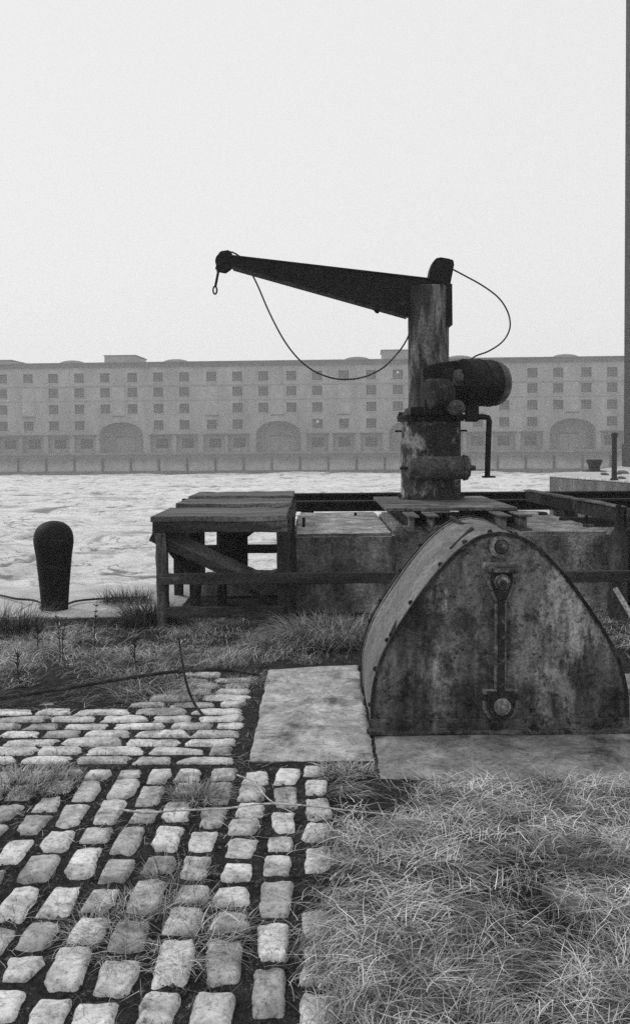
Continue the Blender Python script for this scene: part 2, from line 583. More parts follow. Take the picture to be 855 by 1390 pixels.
def smoothpath(pts, n=10):
    """Catmull-Rom through the points"""
    pts = [Vector(p) for p in pts]
    q = [pts[0] * 2 - pts[1]] + pts + [pts[-1] * 2 - pts[-2]]
    out = []
    for i in range(1, len(q) - 2):
        for k in range(n):
            t = k / n
            a, b, c, d = q[i - 1:i + 3]
            out.append(0.5 * (2 * b + (c - a) * t + (2 * a - 5 * b + 4 * c - d) * t * t + (3 * b - a - 3 * c + d) * t ** 3))
    out.append(pts[-1])
    return out


def nz(x, y, z=0.0):
    return mnoise.noise(Vector((x, y, z)))


def mesh_np(name, verts, quads, mat, kind=None, smooth=False, tris=None):
    me = bpy.data.meshes.new(name)
    nv, nq = len(verts), len(quads)
    me.vertices.add(nv)
    me.vertices.foreach_set('co', np.asarray(verts, np.float32).ravel())
    me.loops.add(nq * 4)
    me.loops.foreach_set('vertex_index', np.asarray(quads, np.int32).ravel())
    me.polygons.add(nq)
    me.polygons.foreach_set('loop_start', np.arange(0, nq * 4, 4, dtype=np.int32))
    me.polygons.foreach_set('use_smooth', np.full(nq, bool(smooth)))
    me.update(calc_edges=True)
    me.validate()
    me.materials.append(mat)
    o = bpy.data.objects.new(name, me)
    COL.objects.link(o)
    if kind:
        o['kind'] = kind
    return o


def grid_sheet(name, xs, ys, zf, mat, kind='structure', xf=None):
    V = []
    for y in ys:
        for x in xs:
            X = xf(x, y) if xf else x
            V.append((X, y, zf(X, y)))
    nx, ny = len(xs), len(ys)
    i = np.arange(nx - 1)
    q = []
    for j in range(ny - 1):
        a = j * nx + i
        q.append(np.stack([a, a + 1, a + 1 + nx, a + nx], 1))
    return mesh_np(name, V, np.concatenate(q), mat, kind, True)


# ------------------------------------------------------------------ world, sun, haze
w = bpy.data.worlds.new('World')
sc.world = w
w.use_nodes = True
nt = w.node_tree
bg = nt.nodes['Background']
sky = N(nt, 'ShaderNodeTexSky', sky_type='NISHITA')
SUN_EL, SUN_AZ = R(36), R(-58)          # azimuth from +Y towards -X : over the dock, to the left
sky.sun_disc = False
sky.sun_elevation = SUN_EL
sky.sun_rotation = SUN_AZ
bw = N(nt, 'ShaderNodeRGBToBW')
nt.links.new(sky.outputs[0], bw.inputs[0])
cl = mixc(nt, 0.90, bw.outputs[0], 7.45)   # a closed, even layer of high cloud in front of the sky
nt.links.new(cl, bg.inputs['Color'])
bg.inputs['Strength'].default_value = 0.1

sl = bpy.data.lights.new('sun', 'SUN')
sl.energy = 1.4
sl.angle = R(12)
so = bpy.data.objects.new('sun', sl)
COL.objects.link(so)
sd = Vector((math.sin(SUN_AZ) * math.cos(SUN_EL), math.cos(SUN_AZ) * math.cos(SUN_EL), math.sin(SUN_EL)))
so.rotation_euler = sd.to_track_quat('Z', 'Y').to_euler()
so.location = (0, 0, 60)

hz = MB().box((-230, -25, -9), (230, 420, 46)).build('haze', [])
hz['kind'] = 'stuff'
hm = bpy.data.materials.new('haze')
hm.use_nodes = True
hn = hm.node_tree
hn.nodes.clear()
ho = hn.nodes.new('ShaderNodeOutputMaterial')
hp = hn.nodes.new('ShaderNodeVolumePrincipled')
hp.inputs['Color'].default_value = grey(0.97)
hp.inputs['Density'].default_value = 0.0014
hn.links.new(hp.outputs[0], ho.inputs['Volume'])
hz.data.materials.append(hm)

# ------------------------------------------------------------------ dock mud
RUNNEL_SHADE = []


def mud_z(x, y):
    base = -1.5 - 2.3 * min(1.0, max(0.0, (y - 12) / 120.0)) ** 0.6
    if y > 175:
        RUNNEL_SHADE.append(0.0)
        return -4.2
    wx = x + 2.2 * nz(x / 6, y / 6, 21.0)
    wy = y + 2.2 * nz(x / 6, y / 6, 35.0)
    z = 0.42 * nz(x / 11, y / 8, 3.1)
    runnel_shade = 0.0
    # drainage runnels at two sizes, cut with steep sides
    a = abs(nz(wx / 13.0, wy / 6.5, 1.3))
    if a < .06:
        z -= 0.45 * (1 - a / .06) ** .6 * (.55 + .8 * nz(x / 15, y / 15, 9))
        runnel_shade = max(runnel_shade, min(1, 1.7 * (1 - a / .06)) * min(1, max(0, .5 + 1.6 * nz(x / 9, y / 9, 9))))
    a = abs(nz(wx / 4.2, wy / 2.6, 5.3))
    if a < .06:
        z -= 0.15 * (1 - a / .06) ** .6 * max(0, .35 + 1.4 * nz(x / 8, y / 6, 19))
        runnel_shade = max(runnel_shade, min(1, 1.5 * (1 - a / .06)) * min(1, max(0, .35 + 2.0 * nz(x / 6, y / 5, 19))))
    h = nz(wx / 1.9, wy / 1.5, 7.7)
    runnel_shade = max(runnel_shade, min(.4, max(0, (-h - .30) * 3)))
    RUNNEL_SHADE.append(runnel_shade)
    z += 0.11 * max(h, -.15) + 0.09 * nz(wx / .75, wy / .7, 2.2)
    if y < 70:
        z += 0.05 * nz(x / 0.32, y / 0.32, 5.2)
    return base + z


ys = [10.0]
while ys[-1] < 178:
    ys.append(ys[-1] * 1.0068)
ys += [260, 420, 900, 1500]
us = [math.sinh(t * 2.0) / math.sinh(2.0) * 1.6 for t in np.linspace(-1, 1, 421)]
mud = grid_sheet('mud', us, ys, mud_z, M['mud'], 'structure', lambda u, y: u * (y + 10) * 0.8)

at_ = mud.data.attributes.new('runnel_shade', 'FLOAT', 'POINT')      # shade of the runnels and hollows, painted to bring out the relief
at_.data.foreach_set('value', np.asarray(RUNNEL_SHADE, np.float32))

# ------------------------------------------------------------------ near quay ground
def in_setts(x, y):
    if y < 4.56:
        return x < 0.06
    return x < -0.37 and y < sett_limit(x)


def sett_limit(x):
    return 6.45 if x > -0.75 else max(5.62, 6.45 + (x + 0.75) * 1.6)


def ground_z(x, y):
    z = 0.012 * nz(x * 1.1, y * 1.1) + 0.008 * nz(x * 5, y * 5, 4) + 0.004 * nz(x * 17, y * 17, 8)
    if in_setts(x, y):
        return -0.013 + 0.35 * z
    if x < -0.7 and 5.6 < y < 7.4:
        z += 0.03 * math.sin((y - 5.6) / 1.8 * math.pi) * min(1, (-0.7 - x))
    if x > 0.1 and y < 4.2:
        z += 0.02
    return z - 0.002


gx = sorted(set([-40, -25, -15, -9, -6.5, -5, -4] + list(np.round(np.arange(-3.6, 4.6, 0.06), 3)) + [5, 6.5, 9, 15, 25, 40]))
gy = sorted(set([-20, -8, -2, 0, 1] + list(np.round(np.arange(1.6, 10.41, 0.06), 3)) + [10.4]))
ground = grid_sheet('ground', gx, gy, ground_z, M['soil'])
MB().box((-0.25, 10.403, -6), (40, 11.5, -0.004)).build('ground', M['soil'])['kind'] = 'structure'

qw = MB()
qw.box((-40, 10.2, -6), (-0.253, 10.38, -0.16))
o = qw.build('dock_wall', M['quaystone'])
tag(o, 'stone dock wall dropping to the mud below the near quay edge', 'wall')

# pale coping along the near edge, in long blocks
cp = MB()
x = -24.0
while x < -1.32:
    x1 = min(-1.3, x + random.uniform(1.5, 2.1))
    y0 = 8.55 + random.uniform(-.02, .02)
    n = 8
    vs, fs = [], []
    nxs, nys = 14, 12
    for j in range(nys + 1):
        for i in range(nxs + 1):
            X = x + .006 + (x1 - x - .012) * i / nxs
            Y = y0 + (10.45 - y0) * j / nys
            e = min(i, nxs - i, j, nys - j)
            vs.append((X, Y, (0.035 if e else 0.012) + 0.016 * nz(X * 1.3, Y * 1.3, 5) + 0.006 * nz(X * 6, Y * 6)))
    for j in range(nys):
        for i in range(nxs):
            a = j * (nxs + 1) + i
            fs.append((a, a + 1, a + nxs + 2, a + nxs + 1))
    m0 = len(vs)
    ring = [i for i in range(nxs + 1)] + [j * (nxs + 1) + nxs for j in range(1, nys + 1)] + [nys * (nxs + 1) + i for i in range(nxs - 1, -1, -1)] + [j * (nxs + 1) for j in range(nys - 1, 0, -1)]
    for k in ring:
        vs.append((vs[k][0], vs[k][1], -0.3))
    for k in range(len(ring)):
        k2 = (k + 1) % len(ring)
        fs.append((ring[k2], ring[k], m0 + k, m0 + k2))
    cp.add(vs, fs)
    x = x1
tag(cp.build('quay_coping', M['coping'], smooth=40), kind='structure')

# ------------------------------------------------------------------ setts
def add_sett(mb, cx, cy, lx, ly, ang=0.0, zoff=0.0):
    n1, n2 = (9, 13) if ly > lx else (13, 9)
    s0 = random.uniform(0, 100)
    ca, sa = math.cos(ang), math.sin(ang)
    hump = random.uniform(0.001, 0.006)
    tx, ty = random.gauss(0, 0.022), random.gauss(0, 0.022)
    skx = random.gauss(0, 0.08)
    chip = random.choice([None, None, (1, 1), (1, -1), (-1, 1), (-1, -1)])
    chd = random.uniform(.08, .22)
    vs, fs = [], []
    for j in range(n2 + 1):
        for i in range(n1 + 1):
            u, v = 2 * i / n1 - 1, 2 * j / n2 - 1
            # squash the grid into a rounded rectangle
            ru = u * (1 - 0.045 * abs(v) ** 8)
            rv = v * (1 - 0.045 * abs(u) ** 8)
            wx = 1 + 0.18 * nz(s0 + v * 1.2, 3.0 * np.sign(u)) + skx * v
            wy = 1 + 0.16 * nz(s0 + 9 + u * 1.2, 5.0 * np.sign(v))
            if chip and chip[0] * u + chip[1] * v > 2 - 3 * chd:
                k_ = (chip[0] * u + chip[1] * v - (2 - 3 * chd)) * .5
                ru -= chip[0] * k_
                rv -= chip[1] * k_
            X, Y = ru * lx / 2 * wx, rv * ly / 2 * wy
            d = max(abs(u), abs(v))
            rim = 0.0 if d < 0.70 else ((d - 0.70) / 0.30) ** 2.6
            if random.random() < .08 and d > .99:
                Z0_ = .006
            else:
                Z0_ = 0.0
            Z = -Z0_ + hump * (1 - 0.5 * (u * u + v * v)) + zoff - 0.020 * rim + 0.005 * nz(s0 + X * 14, Y * 14) + 0.003 * nz(s0 + X * 45, Y * 45) + tx * X + ty * Y
            vs.append((cx + X * ca - Y * sa, cy + X * sa + Y * ca, Z))
    nx = n1 + 1
    for j in range(n2):
        for i in range(n1):
            a = j * nx + i
            fs.append((a, a + 1, a + 1 + nx, a + nx))
    ring = [i for i in range(nx)] + [j * nx + n1 for j in range(1, n2 + 1)] + [n2 * nx + i for i in range(n1 - 1, -1, -1)] + [j * nx for j in range(n2 - 1, 0, -1)]
    m0 = len(vs)
    for k in ring:
        vs.append((cx + (vs[k][0] - cx) * 1.04, cy + (vs[k][1] - cy) * 1.04, -0.08))
    for k in range(len(ring)):
        k2 = (k + 1) % len(ring)
        fs.append((ring[k2], ring[k], m0 + k, m0 + k2))
    mb.add(vs, fs)


setts = MB()
# long way columns
cx = 0.0
pitch = 0.150
for c in range(22):
    w_ = random.uniform(0.114, 0.134)
    y = 4.56 + random.uniform(-0.015, 0.015) - 0.01
    first = True
    while y > 1.2:
        L = random.uniform(0.17, 0.31) if not first else random.uniform(0.12, 0.26)
        first = False
        if not (c == 0 and 3.2 < y < 4.1 and random.random() < 0.5):
            add_sett(setts, cx + random.gauss(0, .006), y - L / 2, w_ * random.uniform(.9, 1.04), L - random.uniform(.026, .048), random.gauss(0, .04),
                     random.choice([0.005, 0.003, 0.001, 0, -0.002, -0.004]))
        y -= L
    cx -= pitch * random.uniform(0.96, 1.06)
# courses running across
y = 4.60
row = 0
while y < 6.6:
    hgt = random.uniform(0.135, 0.165)
    x = -0.40 - random.uniform(0.0, 0.03)
    while x > -4.2:
        L = random.uniform(0.20, 0.36)
        if row % 3 == 1 and x > -0.5:
            L = random.uniform(0.14, 0.2)
        if y + hgt / 2 < sett_limit(x - L / 2) + random.uniform(-.12, .12):
            add_sett(setts, x - L / 2, y + hgt / 2 - 0.018 * (x + 0.4), L - random.uniform(.014, .028), hgt - random.uniform(.030, .046),
                     random.gauss(0, .02) - 0.015, random.choice([0.002, 0, 0, -0.003, -0.004]))
        x -= L
    y += hgt
    row += 1
tag(setts.build('cobbled_pavement', M['stone'], smooth=60), kind='structure')

# grit in the joints
pb = MB()
for k in range(16000):
    x, y = random.uniform(-3.0, 0.1), random.uniform(2.2, 6.7)
    r = random.choice([.002, .003, .003, .004, .005, .006, .009]) * random.uniform(.7, 1.3)
    z = -0.012
    vs = [(x + r * a, y + r * b, z + r * c) for a, b, c in ((1, 0, 0), (0, 1, 0), (-1, .1, 0), (0, -1, 0), (.1, .1, .9), (0, 0, -1))]
    pb.add(vs, [(0, 1, 4), (1, 2, 4), (2, 3, 4), (3, 0, 4), (1, 0, 5), (2, 1, 5), (3, 2, 5), (0, 3, 5)])
tag(pb.build('gravel', M['pebble']), kind='stuff')


# ------------------------------------------------------------------ slabs
def slab(name, poly, z0, z1, mat, label, amp=0.006):
    """a flagstone with a chipped outline and a slightly uneven top"""
    (a, b, c, d) = [Vector((p[0], p[1], 0)) for p in poly]
    nx, ny = 40, 60
    vs, fs = [], []
    for j in range(ny + 1):
        for i in range(nx + 1):
            u, v = i / nx, j / ny
            p = a.lerp(b, u).lerp(d.lerp(c, u), v)
            e = min(i, nx - i, j, ny - j)
            if e == 0:
                p = p + Vector((.014 * nz(p.x * 7, p.y * 7, 1) + .006 * nz(p.x * 25, p.y * 25, 1), .014 * nz(p.x * 7, p.y * 7, 6) + .006 * nz(p.x * 25, p.y * 25, 6), 0))
            z = z1 + amp * nz(p.x * 3, p.y * 3, 2) + .002 * nz(p.x * 22, p.y * 22) - (.012 if e == 0 else 0)
            vs.append((p.x, p.y, z))
    n = nx + 1
    for j in range(ny):
        for i in range(nx):
            k = j * n + i
            fs.append((k, k + 1, k + 1 + n, k + n))
    ring = [i for i in range(n)] + [j * n + nx for j in range(1, ny + 1)] + [ny * n + i for i in range(nx - 1, -1, -1)] + [j * n for j in range(ny - 1, 0, -1)]
    m0 = len(vs)
    for k in ring:
        vs.append((vs[k][0], vs[k][1], z0))
    for k in range(len(ring)):
        k2 = (k + 1) % len(ring)
        fs.append((ring[k2], ring[k], m0 + k, m0 + k2))
    o = MB().add(vs, fs).build(name, mat, smooth=40, origin=((a.x + c.x) / 2, (a.y + c.y) / 2, 0))
    return tag(o, label, 'stone slab')


slab('stone_slab', [(-0.345, 4.62), (0.285, 4.62), (0.30, 6.62), (-0.34, 6.50)], -0.12, 0.014, M['slab'],
     'pale worn stone slab with dark stains lying between the cobbles and the iron cover')
slab('stone_slab', [(0.30, 4.36), (2.9, 4.26), (2.9, 6.3), (0.315, 6.3)], -0.12, 0.016, M['slab_dull'],
     'dull grey stone slab lying under the front of the iron cover')

# ------------------------------------------------------------------ arched iron cover
CX, CY0, CY1 = 1.000, 5.05, 6.05
cov = empty('machinery_cover', (CX, (CY0 + CY1) / 2, 0.016),
            'rusty arched iron machinery cover with riveted curved back and stained flat front', 'machinery cover')
half = [(0.695, 0.0), (0.699, 0.08), (0.692, 0.217), (0.658, 0.36), (0.61, 0.47), (0.533, 0.60), (0.405, 0.785), (0.295, 0.917), (0.198, 1.008), (0.10, 1.066), (0.0, 1.085)]


def curve_half(n=60):
    pts = smoothpath([(a, b, 0) for a, b in half], 8)
    return [(p.x, p.y) for p in pts]


hp_ = curve_half()
outline = hp_ + [(-x, z) for x, z in reversed(hp_[:-1])]      # right foot, over the top, to the left foot
Z0 = 0.016


def shell(y0, y1, off0, off1, name, mat, parent, bevel=0.0, part=None):
    """curved strip following the outline between two offsets (thickness) and two depths"""
    pts = outline if part is None else outline[part[0]:part[1]]
    n = len(pts)
    nn = []
    for i in range(n):
        a = Vector(pts[max(i - 1, 0)])
        b = Vector(pts[min(i + 1, n - 1)])
        t = (b - a).normalized()
        nn.append(Vector((t.y, -t.x)))
    vs, fs = [], []
    ny = 10 if (y1 - y0) > 0.3 else 1
    for k in range(ny + 1):
        y = y0 + (y1 - y0) * k / ny
        for off in (off0, off1):
            for (p, q) in zip(pts, nn):
                dent = 0.0
                if ny > 1:
                    dent = 0.010 * nz(p[0] * 2.4, y * 2.6, p[1] * 2.4) * math.sin(math.pi * k / ny)
                vs.append((CX + p[0] + q.x * (off + dent), y, Z0 + max(0.0, p[1] + q.y * (off + dent))))
    st = 2 * n
    for k in range(ny):
        for i in range(n - 1):
            a = k * st + i
            fs.append((a, a + 1, a + 1 + st, a + st))
            a += n
            fs.append((a + 1, a, a + st, a + 1 + st))
    for k in (0, ny):
        for i in range(n - 1):
            a = k * st + i
            fs.append((a, a + n, a + n + 1, a + 1))
    for i in (0, n - 1):
        for k in range(ny):
            a = k * st + i
            fs.append((a, a + st, a + st + n, a + n))
    mb = MB().add(vs, fs)
    return mb.build(name, mat, parent, smooth=35)


shell(CY0 + 0.012, CY1, -0.006, 0.002, 'curved_sheet', M['cover_side'], cov)
shell(CY1 - 0.045, CY1 + 0.01, 0.0025, 0.017, 'rear_rim', M['iron_dark'], cov)
shell(CY1 - 0.085, CY1 - 0.052, 0.0025, 0.010, 'rear_strap', M['cover_side'], cov)
shell(CY0 - 0.010, CY0 + 0.022, 0.0025, 0.008, 'front_rim', M['iron_dark'], cov)
shell(CY0 - 0.012, CY0 - 0.001, -0.010, 0.0018, 'edge_lip', M['iron_dark'], cov)

# front plate: grid clipped to the outline so it can bow and dent a little
fp = MB()
vs, fs = [], []
rows = 46
cols = 40
def halfw(z):
    for (a, za), (b, zb) in zip(hp_, hp_[1:]):
        if za <= z <= zb:
            return a + (b - a) * (z - za) / max(1e-6, zb - za)
    return 0.0
for j in range(rows + 1):
    z = 1.0845 * j / rows
    hw = max(0.004, halfw(z) - 0.004)
    for i in range(cols + 1):
        u = 2 * i / cols - 1
        x = u * hw
        edge = 1 - max(abs(u), 0)
        vs.append((CX + x, CY0 + 0.006 * nz(x * 2.2, z * 2.2, 4) * min(1, edge * 6), Z0 + z))
nfr = len(vs)
for v in list(vs):
    vs.append((v[0], v[1] + 0.01, v[2]))
for j in range(rows):
    for i in range(cols):
        a = j * (cols + 1) + i
        fs.append((a, a + 1, a + cols + 2, a + cols + 1))
fp.add(vs[:nfr], fs)
fp.build('front_plate', M['cover_front'], cov, smooth=50)
bpl = MB()
bpl.prism([(x, z) for x, z in outline], lambda u, v, d: (CX + u * 0.985, d, Z0 + v * 0.985), CY1 - 0.02, CY1 - 0.01)
bpl.build('rear_plate', M['cover_front'], cov)
# base angle along the foot
bs = MB()
bs.beam((CX - 0.72, CY0 - 0.045, Z0 + 0.012), (CX + 0.72, CY0 - 0.045, Z0 + 0.012), 0.075, 0.02, 14, 0.002)
bs.beam((CX - 0.715, CY0 - 0.014, Z0 + 0.045), (CX + 0.715, CY0 - 0.014, Z0 + 0.045), 0.016, 0.05, 14, 0.0015)
bs.build('base_angle', M['cover_front'], cov, 0.003)
for bx_ in (-0.53, -0.26, -0.03, 0.18, 0.52):
    m_ = MB()
    m_.lathe([(0.030, 0), (0.030, 0.008), (0.018, 0.010), (0.018, 0.026), (0.012, 0.03)], (CX + bx_, CY0 - 0.05, Z0 + 0.024), (0, 0, 1), 6)
    m_.build('bolt', M['iron_dark'], cov)
# round boss near the crown
FY = CY0 - 0.004


def fpt(px, py, out=0.0):
    p = P(px, py, CY0 - out)
    return p


b0 = fpt(680, 742)
m_ = MB()
m_.lathe([(0.052, 0), (0.052, 0.008), (0.040, 0.012), (0.034, 0.012), (0.034, 0.028), (0.022, 0.030), (0.020, 0.044), (0.012, 0.046)], b0 + Vector((0, 0.004, 0)), (0, -1, 0), 24)
m_.build('round_boss', M['fitting'], cov, 0.002, 40)
# bearing bracket under the boss
c1 = fpt(679, 778)
m_ = MB()
m_.box((c1.x - 0.085, CY0 - 0.045, c1.z + 0.004), (c1.x + 0.085, CY0 + 0.002, c1.z + 0.042))
m_.box((c1.x - 0.055, CY0 - 0.085, c1.z + 0.014), (c1.x + 0.055, CY0 - 0.045, c1.z + 0.034))
for s_ in (-1, 1):
    m_.lathe([(0.017, 0), (0.017, 0.014), (0.010, 0.016), (0.010, 0.03)], (c1.x + s_ * 0.070, CY0 - 0.045, c1.z + 0.024), (0, -1, 0), 6)
m_.build('bracket', M['fitting'], cov, 0.003)
m_ = MB()
pts = [(-0.055, 0.010), (-0.058, -0.045), (-0.045, -0.085), (-0.022, -0.14), (0.022, -0.14), (0.045, -0.085), (0.058, -0.045), (0.055, 0.010)]
m_.prism(pts, lambda u, v, d: (c1.x + u, d, c1.z + v), CY0 - 0.050, CY0 + 0.002)
m_.lathe([(0.038, 0), (0.034, 0.02), (0.020, 0.022), (0.018, 0.05), (0.010, 0.052)], (c1.x - 0.004, CY0 - 0.050, c1.z - 0.045), (0, -1, 0.1), 18)
m_.build('bearing', M['fitting_dark'], cov, 0.004, 40)
c2 = fpt(678, 950)
m_ = MB()
m_.beam((c1.x - 0.002, CY0 - 0.030, c1.z - 0.12), (c2.x, CY0 - 0.030, c2.z + 0.03), 0.036, 0.028, 6, 0.0008, Vector((0, 1, 0)))
m_.build('rod', M['fitting_dark'], cov, 0.006)
m_ = MB()
pts = [(-0.075, 0.06), (-0.075, -0.03), (-0.05, -0.075), (0, -0.088), (0.05, -0.075), (0.075, -0.03), (0.075, 0.06)]
m_.prism(pts, lambda u, v, d: (c2.x + u, d, c2.z + v - 0.01), CY0 - 0.045, CY0 + 0.002)
pts = [(-0.055, 0.04), (-0.055, -0.02), (-0.036, -0.056), (0, -0.064), (0.036, -0.056), (0.055, -0.02), (0.055, 0.04)]
m_.prism(pts, lambda u, v, d: (c2.x + u, d, c2.z + v - 0.01), CY0 - 0.068, CY0 - 0.044)
m_.lathe([(0.034, 0), (0.034, 0.006), (0.024, 0.008), (0.024, 0.014), (0.012, 0.016)], (c2.x, CY0 - 0.068, c2.z - 0.02), (0, -1, 0), 20)
for s_ in (-1, 1):
    m_.lathe([(0.020, 0), (0.020, 0.016), (0.012, 0.018), (0.012, 0.034)], (c2.x + s_ * 0.086, CY0 - 0.001, c2.z + 0.018), (0, -1, 0), 6)
m_.build('lower_bearing', M['fitting_dark'], cov, 0.004, 40)
# big retaining nuts on the two bearings
m_ = MB()
m_.lathe([(.044, 0), (.044, .010), (.030, .014), (.030, .034), (.018, .038), (.010, .05)], (c1.x - .003, CY0 - .0505, c1.z - .040), (0, -1, .12), 8)
m_.build('bearing_nut', M['scale_pale'], cov, 0.002, 30)
m_ = MB()
m_.lathe([(.046, 0), (.046, .008), (.036, .011), (.034, .011), (.030, .022), (.014, .026)], (c2.x, CY0 - .0685, c2.z - .018), (0, -1, 0), 24)
m_.build('bearing_disc', M['scale_pale'], cov, 0.002, 30)
# pale scaled plates added behind the castings as a light halo
m_ = MB()
pts = [(-0.105, 0.060), (-0.105, -0.004), (-0.074, -0.045), (-0.060, -0.095), (-0.030, -0.16), (0.030, -0.16), (0.060, -0.095), (0.074, -0.045), (0.105, -0.004), (0.105, 0.060)]
m_.prism(pts, lambda u, v, d: (c1.x + u, d, c1.z + v), CY0 - 0.012, CY0 + 0.003)
m_.build('halo_plate', M['scale_pale'], cov, 0.004)
m_ = MB()
pts = [(-0.098, 0.072), (-0.096, -0.035), (-0.065, -0.09), (0, -0.108), (0.065, -0.09), (0.096, -0.035), (0.098, 0.072)]
m_.prism(pts, lambda u, v, d: (c2.x + u, d, c2.z + v - 0.01), CY0 - 0.012, CY0 + 0.003)
m_.build('halo_plate', M['scale_pale'], cov, 0.004)
m_ = MB()
m_.beam((c1.x - 0.002, CY0 - 0.005, c1.z - 0.162), (c2.x, CY0 - 0.005, c2.z + 0.064), 0.064, 0.014, 6, 0.0008, Vector((0, 1, 0)))
m_.build('rod_halo', M['scale_pale'], cov, 0.003)
m_ = MB()
m_.lathe([(0.066, 0), (0.066, 0.008), (0.058, 0.012)], b0 + Vector((0, 0.004, 0)), (0, -1, 0), 28)
m_.build('boss_halo', M['scale_pale'], cov, 0, 40)
# rivets along the rims
for yy, off, step, s_, nm in ((CY1 - 0.030, 0.016, 9, 0.012, 'bolt'), (CY0 + 0.075, 0.004, 11, 0.012, 'rivet')):
    for i in range(6, len(outline) - 4, step):
        a, b = Vector(outline[i - 1]), Vector(outline[i + 1])
        t = (b - a).normalized()
        q = Vector((t.y, -t.x))
        p = Vector((CX + outline[i][0] + q.x * off, yy, Z0 + outline[i][1] + q.y * off))
        MB().lathe([(s_ * 1.3, -0.004), (s_ * 1.3, 0.004), (s_, 0.006), (s_ * .8, 0.014)], p, (q.x, 0, q.y), 8).build(nm, M['iron_dark'], cov)
# lifting lug and a cleat on the curved back
lg = MB()
pA = Vector((CX - 0.11, CY1 - 0.12, Z0 + 1.062))
lg.beam(pA + Vector((-.01, 0.12, .03)), pA + Vector((0.03, -.16, .004)), 0.026, 0.02, 4, .001)
lg.beam(pA + Vector((.015, -.14, .008)), pA + Vector((0.09, -.19, .012)), 0.016, 0.014, 2)
lg.build('lifting_lug', M['iron_dark'], cov, 0.003)
lg = MB()
lg.beam((CX - 0.235, CY0 + 0.19, Z0 + .978), (CX - 0.09, CY0 + 0.34, Z0 + 1.080), 0.022, 0.018, 4, .001)
lg.build('cleat', M['iron_dark'], cov, 0.003)
lg = MB()
def on_sheet(z, y, off):
    x = -halfw(z)
    n_ = Vector((-(1.0), 0, .45)).normalized()
    return Vector((CX + x, y, Z0 + z)) + n_ * off
ta, tb_, tc = on_sheet(.60, CY0 + .14, .012), on_sheet(.50, CY0 + .02, .004), on_sheet(.54, CY0 + .02, .004)
td = on_sheet(.52, CY0 + .02, .022)
lg.add([ta, tb_, tc, td], [(0, 1, 2), (0, 3, 1), (0, 2, 3), (1, 3, 2)])
lg.build('torn_edge', M['iron_black'], cov)

# ------------------------------------------------------------------ concrete plinth
def rough_block(x0, x1, y0, y1, z0, z1, amp=0.012, n=0.06):
    bm = bmesh.new()
    bmesh.ops.create_cube(bm, size=1)
    bmesh.ops.scale(bm, vec=(x1 - x0, y1 - y0, z1 - z0), verts=bm.verts)
    bmesh.ops.translate(bm, vec=((x0 + x1) / 2, (y0 + y1) / 2, (z0 + z1) / 2), verts=bm.verts)
    bmesh.ops.bevel(bm, geom=bm.edges[:], offset=0.03, segments=2, affect='EDGES')
    for ax, (a, b) in enumerate(((x0, x1), (y0, y1), (z0, z1))):
        k = a + n
        while k < b - n * .5:
            co = [0, 0, 0]
            no = [0, 0, 0]
            co[ax] = k
            no[ax] = 1
            bmesh.ops.bisect_plane(bm, geom=bm.verts[:] + bm.edges[:] + bm.faces[:], plane_co=co, plane_no=no)
            k += n
    bm.normal_update()
    for v in bm.verts:
        c = v.co
        d = amp * (mnoise.noise(c * 3.1) + 0.6 * mnoise.noise(c * 9) + 0.4 * mnoise.noise(c * 23))
        v.co = c + v.normal * d
    return bm


def block(x0, x1, y0, y1, label):
    bm = rough_block(x0, x1, y0, y1, -0.05, 0.745, 0.012, 0.06)
    me = bpy.data.meshes.new('concrete_block')
    bm.to_mesh(me)
    bm.free()
    me.materials.append(M['concrete'])
    me.polygons.foreach_set('use_smooth', [True] * len(me.polygons))
    me.set_sharp_from_angle(angle=R(50))
    o = bpy.data.objects.new('concrete_block', me)
    COL.objects.link(o)
    return tag(o, label, 'plinth')


plo = block(-0.21, 0.745, 8.72, 11.45, 'dark damp concrete block left of the crane, between the timber staging and the curved cover')
block(0.78, 1.80, 9.35, 11.45, 'recessed concrete block in the shade straight under the crane base plate')
plr = block(1.835, 2.77, 8.72, 11.45, 'paler lichened concrete block right of the crane, behind the curved cover')
for px, py, h in ((412, 716, 0.10), (482, 700, 0.04), (795, 712, 0.12)):
    q = G(px, py, 0.745)
    MB().beam(q - Vector((0, 0, .02)), q + Vector((0.004, 0, h)), 0.03, 0.03, 2).build('anchor_bolt', M['iron_black'], plo if px < 600 else plr, 0.003)

# ------------------------------------------------------------------ crane
XC, YC = 1.36, 10.95
cr = empty('dock_crane', (XC, YC, 0.75), 'rusty hand dock crane with tapered jib standing on a concrete block', 'crane')
# joists under the plate
for jx in (0.93, 1.12, 1.80, 2.00):
    jb = MB()
    z0, z1 = 0.752, 0.898
    y0 = 8.78 + random.uniform(-.04, .04)
    jb.box((jx - .055, y0, z1 - .014), (jx + .055, 11.4, z1))
    jb.box((jx - .006, y0 + .01, z0 + .014), (jx + .006, 11.4, z1 - .014))
    jb.box((jx - .055, y0, z0), (jx + .055, 11.4, z0 + .014))
    jb.build('joist', [M['plate']], cr)
m_ = MB()
m_.box((0.71, 9.38, 0.901), (2.04, 11.40, 0.934))
m_.build('base_plate', M['plate'], cr, 0.006)
ZP = 0.934
cz = lambda py, px=585, Y=YC: P(px, py, Y).z
cxp = lambda px, py=550, Y=YC: P(px, py, Y).x
RP = (cxp(625) - cxp(543)) / 2 * 0.985
z_f = cz(566)
